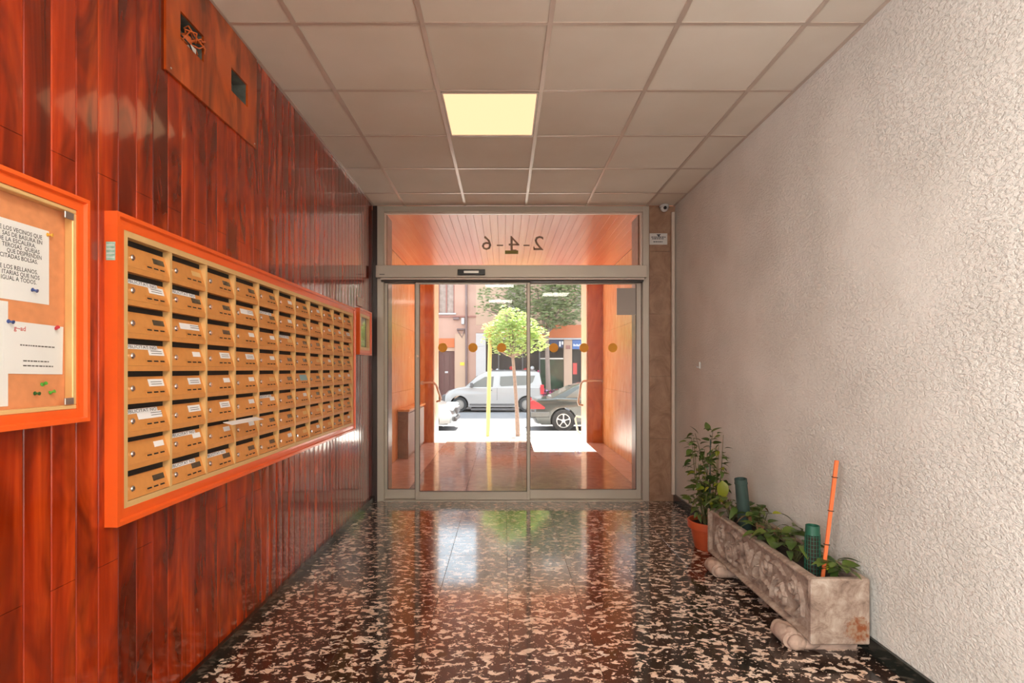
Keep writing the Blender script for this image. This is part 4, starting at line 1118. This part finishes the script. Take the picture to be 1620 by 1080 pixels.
ex = [('sill_strip', 'trim_grey', MB().box(vx(743), vx(816), -.905, .905, vz(641.5), vz(639))),
      ('sill_strip', 'trim_grey', MB().box(vx(745), vx(815), -.89, .89, vz(649.5), vz(646))),
      ('front_bumper', 'trim_grey', MB().cbox(-.03, .30, -.80, .80, .36, .72, .04)),
      ('tail_lamp', 'tail', MB().cbox(vx(855), vx(860.5), -.90, -.70, vz(624), vz(609), .01)),
      ('tail_lamp', 'tail', MB().cbox(vx(855), vx(860.5), .70, .90, vz(624), vz(609), .01)),
      ('door_handle', 'trim_grey', MB().cbox(vx(774), vx(778.5), -.93, .93, vz(618.5), vz(616.8), .005)),
      ('door_gap', 'trim_grey', MB().box(vx(786), vx(786.5), -.895, .895, .5, vz(614))),
      ('door_gap', 'trim_grey', MB().box(vx(817.5), vx(818), -.895, .895, .5, vz(614))),
      ('wing_mirror', 'trim_grey', MB().cbox(vx(744), vx(748), -1.02, -.86, vz(613), vz(606), .01)),
      ('roof_rail', 'trim_grey', MB().box(vx(778), vx(848), -.66, -.63, vz(587.4), vz(585.4)))]
X0 = (700-797)/kv
car('white_van', 'white small passenger van parked across the road, nose to left', (X0, 22.9, ZR), 0, low, topv, 1.78, [vx(726.5), vx(833)], .315, M['van_white'], winv, ex, belt=vz(613), hub='hubcap_dull', arch=1.2)
# sedan, local x = 0 at rear bumper, nose to +x
def sedan(name, label, loc, rz, paint, ex):
    low = [(.10, .24), (.0, .42), (-.0, .62), (.05, .88), (.10, .93), (.75, .97), (3.0, .94), (3.9, .80), (4.35, .66), (4.45, .50), (4.40, .24)]
    top_ = [(.55, .93), (1.25, 1.30), (1.55, 1.385), (2.05, 1.41), (2.5, 1.36), (3.25, .92)]
    win = [([(.98, .97), (1.38, 1.24), (1.72, 1.33), (1.78, .97)], 'side_window'), ([(1.83, .97), (1.80, 1.335), (2.10, 1.355), (2.45, 1.30), (2.98, .96)], 'side_window')]
    return car(name, label, loc, rz, low, top_, 1.76, [.92, 3.62], .325, paint, win, ex, belt=.93, taper=.22)
tl = [(-.012, .88), (.06, .90), (.20, .84), (.40, .70), (.38, .66), (-.012, .66)]
exd = [('tail_lamp', 'tail', MB().prism(tl, -.884, -.60)), ('tail_lamp', 'tail', MB().prism(tl, .60, .884)),
       ('bumper_band', 'car_dull', MB().cbox(-.03, .55, -.89, .89, .40, .60, .04)), ('side_band', 'car_dull', MB().box(1.30, 3.2, -.887, .887, .30, .42)),
       ('door_handle', 'chrome', MB().cbox(1.60, 1.76, -.90, .90, .80, .83, .005)), ('door_handle', 'chrome', MB().cbox(2.60, 2.76, -.90, .90, .80, .83, .005))]
sedan('dark_sedan', 'dark grey sedan seen from its tail behind the right porch pier', ((840-797)/56, 15.9, ZR), 0, M['car_dark'], exd)
exs = [('headlamp', 'head', MB().cbox(4.02, 4.40, -.84, -.48, .60, .76, .04)), ('headlamp', 'head', MB().cbox(4.02, 4.40, .48, .84, .60, .76, .04)),
       ('grille', 'trim_grey', MB().cbox(4.30, 4.47, -.44, .44, .48, .68, .02)), ('bumper_intake', 'trim_grey', MB().cbox(4.35, 4.46, -.6, .6, .28, .40, .02))]
sedan('silver_car', 'silver car nose showing past the left porch pier', ((719-797)/56-4.42, 15.9, ZR), 0, M['car_silver'], exs)

# facade across the street
FY = 26.2; KF = 840/FY
def fx(px): return (px-797)/KF
def fz(py): return CH+(584-py)/KF
bd_ = thing('pink_apartment_house', 'salmon pink rendered house across the road, left of the shop', 'building', (fx(700), FY, ZR+.13))
Lf = local(bd_)
def PF(m, name, mat): return Lf(m.build(name, M[mat], bd_))
x0, x1 = -9.0, fx(753)
# wall built around openings: door recess and window
wx0, wx1 = fx(692.5), fx(719)
zt = 6.4
for a in ((x0, wx0, -.35, zt), (wx1, x1, -.35, zt), (wx0, wx1, fz(549), fz(495)), (wx0, wx1, 5.9, zt)):
    PF(MB().box(a[0], a[1], FY, FY+.4, a[2], a[3]), 'wall', 'fac_pink')
PF(MB().box(x0, x1, FY-.06, FY+.3, fz(501.5), fz(499.5)), 'string_course', 'fac_dark')
PF(MB().box(wx0-.05, wx1+.08, FY-.08, FY, fz(497.5), fz(495)), 'window_sill', 'fac_white')
w_ = PF(MB().box(wx0, wx1, FY+.2, FY+.24, fz(495), 5.9), 'window', 'window_curtain')
for xx in (wx0, (wx0+wx1)/2-.03, wx1-.06): PF(MB().box(xx, xx+.06, FY+.15, FY+.2, fz(495), 5.9), 'window_bar', 'fac_dark')
PF(MB().box(wx0, wx1, FY+.06, FY+.12, fz(555), fz(549)), 'door_lintel', 'fac_peach')
dd = PF(MB().box(wx0, wx1, FY+.14, FY+.2, -.33, fz(555)), 'street_door', 'door_brown')
for k in range(3): PF(MB().box(wx0+.08+k*.27, wx0+.29+k*.27, FY+.12, FY+.14, -.1, fz(560)), 'door_panel', 'door_brown')
PF(MB().box(wx0, wx1, FY-.01, FY+.1, fz(549.5), fz(535)), 'door_transom', 'awning')
PF(MB().box(fx(703.5), fx(708.5), FY+.11, FY+.12, fz(590), fz(587)), 'door_plate', 'fac_white')
PF(MB().box(fx(720), fx(736), FY-.05, FY, -.33, fz(528)), 'door_surround', 'fac_peach')
PF(MB().tube([(fx(738), FY-.09, -.33), (fx(738), FY-.09, zt)], .055, 10), 'down_pipe', 'pipe')
PF(MB().cbox(fx(717), fx(727), FY-.12, FY, fz(506), fz(502), .02), 'lamp_head', 'pipe')
PF(MB().cbox(fx(730), fx(735), FY-.12, FY, fz(513), fz(503), .02), 'meter_box', 'fac_white')
PF(MB().tube([(fx(723), FY-.06, fz(521)), (fx(736), FY-.06, fz(521))], .05, 8).tube([(fx(724), FY-.06, fz(523)), (fx(731), FY-.06, fz(534)), (fx(735), FY-.06, fz(523))], .03, 6), 'wall_bracket', 'pipe')
PF(MB().cbox(fx(728), fx(735), FY-.07, FY-.05, fz(578), fz(573), .01), 'yellow_plate', 'yellow')
PF(MB().box(x0, x1, FY-.15, FY+.4, zt, zt+.15), 'parapet', 'fac_white')
PF(MB().box(x0, x1, FY+.4, FY+6, -.35, zt), 'rear_volume', 'fac_pink')
# extra windows further left (seen only from the side)
for k in range(3):
    xx = wx0-1.8*(k+1); PF(MB().box(xx, xx+.85, FY-.02, FY, 4.07, 5.7), 'window', 'window_curtain')

sh = thing('shop_building', 'peach building with orange shop fascia and dark glazed shopfront', 'building', (fx(830), FY, ZR+.13))
Lh = local(sh)
def PH(m, name, mat): return Lh(m.build(name, M[mat], sh))
sx0, sx1 = fx(753), 9.0
PH(MB().box(sx0, fx(768.5), FY-.04, FY+.4, -.34, fz(548)), 'white_pilaster', 'fac_white')
PH(MB().box(sx0, fx(768.5), FY-.05, FY+.4, fz(547.8), fz(527)), 'white_panel', 'fac_white')
PH(MB().box(sx0, sx1, FY, FY+.4, fz(514), 12.5), 'upper_wall', 'fac_peach')
PH(MB().box(sx0, fx(768.5), FY, FY+.4, fz(526.5), fz(514.2)), 'upper_wall', 'fac_pink')
PH(MB().cbox(fx(769), sx1, FY-.12, FY+.3, fz(534.5), fz(514), .01), 'fascia', 'awning')
PH(MB().box(fx(769), sx1, FY-.14, FY+.3, fz(537), fz(534.8)), 'fascia_edge', 'fac_white')
for a, b_ in ((892, 905), (935, 948)):
    PH(MB().cbox(fx(a), fx(b_), FY-.04, FY+.3, -.33, fz(537.2), .01), 'pillar', 'fac_peach')
PH(MB().box(fx(769), sx1, FY+.9, FY+1.0, -.33, fz(537)), 'shop_back', 'shop_dark')
PH(MB().box(fx(855), fx(891.8), FY+.1, FY+.14, -.2, fz(568)), 'shop_pane', 'dark_leaf_glass')
PH(MB().box(fx(855), fx(891.8), FY+.04, FY+.16, fz(568), fz(566)), 'transom_bar', 'steel')
for p_ in (788, 826, 853): PH(MB().box(fx(p_), fx(p_+1.6), FY+.04, FY+.14, -.3, fz(537.4)), 'mullion', 'trim_grey')
PH(MB().box(fx(869), fx(891), FY-.02, FY+.03, fz(550), fz(537.4)), 'sign_panel', 'sign_navy')
for k in range(2): PH(MB().cbox(fx(884.5+k*4), fx(887+k*4), FY-.05, FY-.02, fz(548-k*3), fz(540), .01), 'sign_letter', 'sign_white')
PH(MB().box(fx(905.5), fx(934), FY-.02, FY+.03, fz(552), fz(537.4)), 'sign_panel', 'sign_blue')
b = MB()
for k in range(6): b.box(fx(907+k*2.4), fx(908.6+k*2.4), FY-.03, FY-.02, fz(547.5), fz(544+(k % 2)))
PH(b, 'sign_letters', 'sign_white')
PH(MB().cbox(fx(906.5), fx(913), FY+.02, FY+.05, fz(592), fz(574), .005), 'red_banner', 'sign_red')
PH(MB().cbox(fx(895), fx(902), FY-.06, FY-.04, fz(552), fz(546), .005), 'pillar_notice', 'fac_dark')
for k in range(5):
    for q in range(3):
        xx = .2+k*1.7; zz = 4.4+q*2.7; PH(MB().box(xx, xx+.85, FY-.03, FY+.0, zz, zz+1.5), 'window', 'window_curtain'); PH(MB().box(xx-.05, xx+.9, FY-.07, FY-.0, zz-.08, zz-.001), 'window_sill', 'fac_white')
PH(MB().box(sx0, sx1, FY+1.01, FY+6, -.35, 12.5), 'rear_volume', 'fac_peach')
# goods in the window
gr = random.Random(9)
gm = ['sign_red', 'white_paper', 'magenta', 'fac_peach', 'sign_white', 'sign_blue', 'door_brown']
places = [('at the far left of', 775), ('second from left in', 786), ('third from left in', 797), ('left of the young tree in', 808), ('right of the young tree in', 820), ('near middle of', 831), ('right of middle in', 842), ('beside the green pane in', 853)]
cols = ['red', 'white', 'magenta', 'peach', 'white', 'blue', 'red', 'brown']; mts = ['sign_red', 'white_paper', 'magenta', 'fac_peach', 'sign_white', 'sign_blue', 'sign_red', 'door_brown']
for (pl, px), c_, mt in zip(places, cols, mts):
    h_ = gr.uniform(.35, .75)
    t = thing('display_goods', '%s display goods %s shop window' % (c_, pl), 'goods', (fx(px), FY+.45, ZR+.14), 0, 'goods in the shop window')
    zb = 1.18
    MB().cbox(-.16, .16, -.16, .16, 0, zb, .01).build('stand', M['shop_dark'], t)
    MB().cbox(-.11, .11, -.10, .10, zb, zb+h_*.6, .03).build('box', M[mt], t)
    MB().ball((.03, 0, zb+h_*.6+.10), .10, .08, .10, 10, 8).build('ornament', M[mts[(places.index((pl, px))+3) % 8]], t, True)
# flower bed behind the cars
fb = thing('flower_planter', 'pink and lilac flowers in a planter between van and sedan', 'flowers', (fx(873), 24.7, ZR+.13))
MB().cbox(-.75, .75, -.22, .22, 0, .28, .02).build('planter_box', M['fac_white'], fb)
m1 = MB(); m2 = MB(); m3 = MB()
for k in range(420):
    p = Vector((gr.uniform(-.72, .72), gr.uniform(-.22, .22), .30+gr.uniform(0, .42))); s = gr.uniform(.03, .055)
    mm = (m1, m2, m3)[0 if gr.random() < .5 else (1 if gr.random() < .6 else 2)]
    r_ = Matrix.Rotation(gr.uniform(0, 6), 3, 'Z') @ Matrix.Rotation(gr.uniform(-1, 1), 3, 'X')
    mm.add([p+r_@Vector(q)*s for q in ((-1, -1, 0), (1, -1, .3), (1, 1, 0), (-1, 1, .3))], [(0, 1, 2, 3)])
for mm, nm, mt in ((m1, 'magenta_blossom', 'magenta'), (m2, 'lilac_blossom', 'lilac'), (m3, 'foliage', 'tree_far')):
    me = bpy.data.meshes.new(nm); me.from_pydata([tuple(v) for v in mm.v], [], mm.f); me.materials.append(M[mt]); o = link(nm, me, fb); o['kind'] = 'stuff'

# trees
def tree(name, label, base, trunk, tr_r, blobs, n, size, mat, bark, seed):
    g = random.Random(seed); t = thing(name, label, 'tree', base)
    MB().tube(trunk, tr_r, 10).build('trunk', M[bark], t, True)
    top_ = Vector(trunk[-1])
    m = MB()
    for c, r in blobs:
        c = Vector(c); mid = (top_+c)/2+Vector((g.uniform(-.1, .1), g.uniform(-.1, .1), 0))
        m.tube([top_-Vector((0, 0, .1)), mid, c], [tr_r[-1]*.7, tr_r[-1]*.45, tr_r[-1]*.2], 6, False)
    m.build('branches', M[bark], t, True)
    vs = []; fs = []
    tot = sum(r[0]*r[1]*r[2] for c, r in blobs)
    for c, r in blobs:
        k = int(n*(r[0]*r[1]*r[2])/tot)
        for _ in range(k):
            while True:
                u = Vector((g.uniform(-1, 1), g.uniform(-1, 1), g.uniform(-1, 1)))
                if u.length <= 1: break
            u = u.normalized()*(u.length**.5)
            p = Vector((c[0]+u.x*r[0], c[1]+u.y*r[1], c[2]+u.z*r[2])); s = size*g.uniform(.6, 1.25)
            rm = Matrix.Rotation(g.uniform(0, 6.28), 3, 'Z') @ Matrix.Rotation(g.uniform(-.9, .9), 3, 'X')
            i = len(vs)
            for q in ((-1, 0, 0), (-.2, -.5, .1), (.9, 0, -.15), (-.2, .5, .1)): vs.append(tuple(p+rm@Vector(q)*s))
            fs += [(i, i+1, i+2, i+3)]
    me = bpy.data.meshes.new('foliage'); me.from_pydata(vs, [], fs); me.materials.append(M[mat]); o = link('foliage', me, t); o['kind'] = 'stuff'
    return t
yn = 12.75
tree('young_tree', 'young bright green tree on the pavement in front of white van', (.34, yn, ZS), [(0, 0, 0), (-.03, 0, .7), (-.08, 0, 1.4), (-.13, 0, 2.0)], [.06, .045, .042, .035],
     [((-.13, 0, 2.35), (.55, .5, .40)), ((.10, 0, 2.55), (.45, .4, .35)), ((-.40, 0, 2.45), (.42, .4, .36)), ((.35, .1, 2.25), (.38, .4, .25)), ((-.15, .1, 2.85), (.40, .4, .26)), ((-.62, 0, 2.60), (.24, .3, .16)), ((.52, 0, 2.48), (.22, .3, .14)), ((-.78, .1, 2.30), (.14, .15, .10)), ((.62, .1, 2.20), (.16, .15, .08)), ((-.30, 0, 3.05), (.15, .15, .12)), ((-.5, 0, 2.05), (.18, .2, .10)), ((.0, 0, 1.98), (.3, .25, .10))], 2900, .056, 'tree_near', 'bark', 2)
tree('street_tree', 'larger grey green tree on far pavement behind the van', (2.1, 24.75, ZR+.13), [(0, 0, 0), (-.05, 0, 1.6), (-.1, 0, 3.4)], [.13, .11, .09],
     [((-.6, -.8, 5.2), (1.6, 1.2, 1.1)), ((.6, -.6, 4.6), (1.4, 1.2, 1.0)), ((-.3, -.8, 4.1), (1.6, 1.0, .7)), ((-2.2, -.6, 5.0), (1.1, .9, .7)), ((1.5, -.7, 5.3), (1.0, .9, .9)), ((.2, -.7, 6.4), (1.6, 1.2, 1.0)), ((-2.9, -.6, 4.35), (.6, .5, .28)), ((-1.7, -.7, 4.4), (.9, .7, .5)), ((-2.4, -.6, 3.6), (.5, .5, .2))], 5200, .125, 'tree_far', 'bark', 4)
# thick yellow stake
st = thing('tree_stake', 'tall yellow wooden stake on the pavement left of young tree', 'stake', (-.385, yn, ZS))
MB().tube([(0, 0, 0), (.03, 0, 1.2), (.06, 0, 2.45)], .048, 10).build('pole', M['stake'], st, True)
MB().tube([(.06, 0, 2.15), (.3, 0, 2.12), (.62, .0, 2.10)], .012, 6).build('tie', M['stake'], st, True)
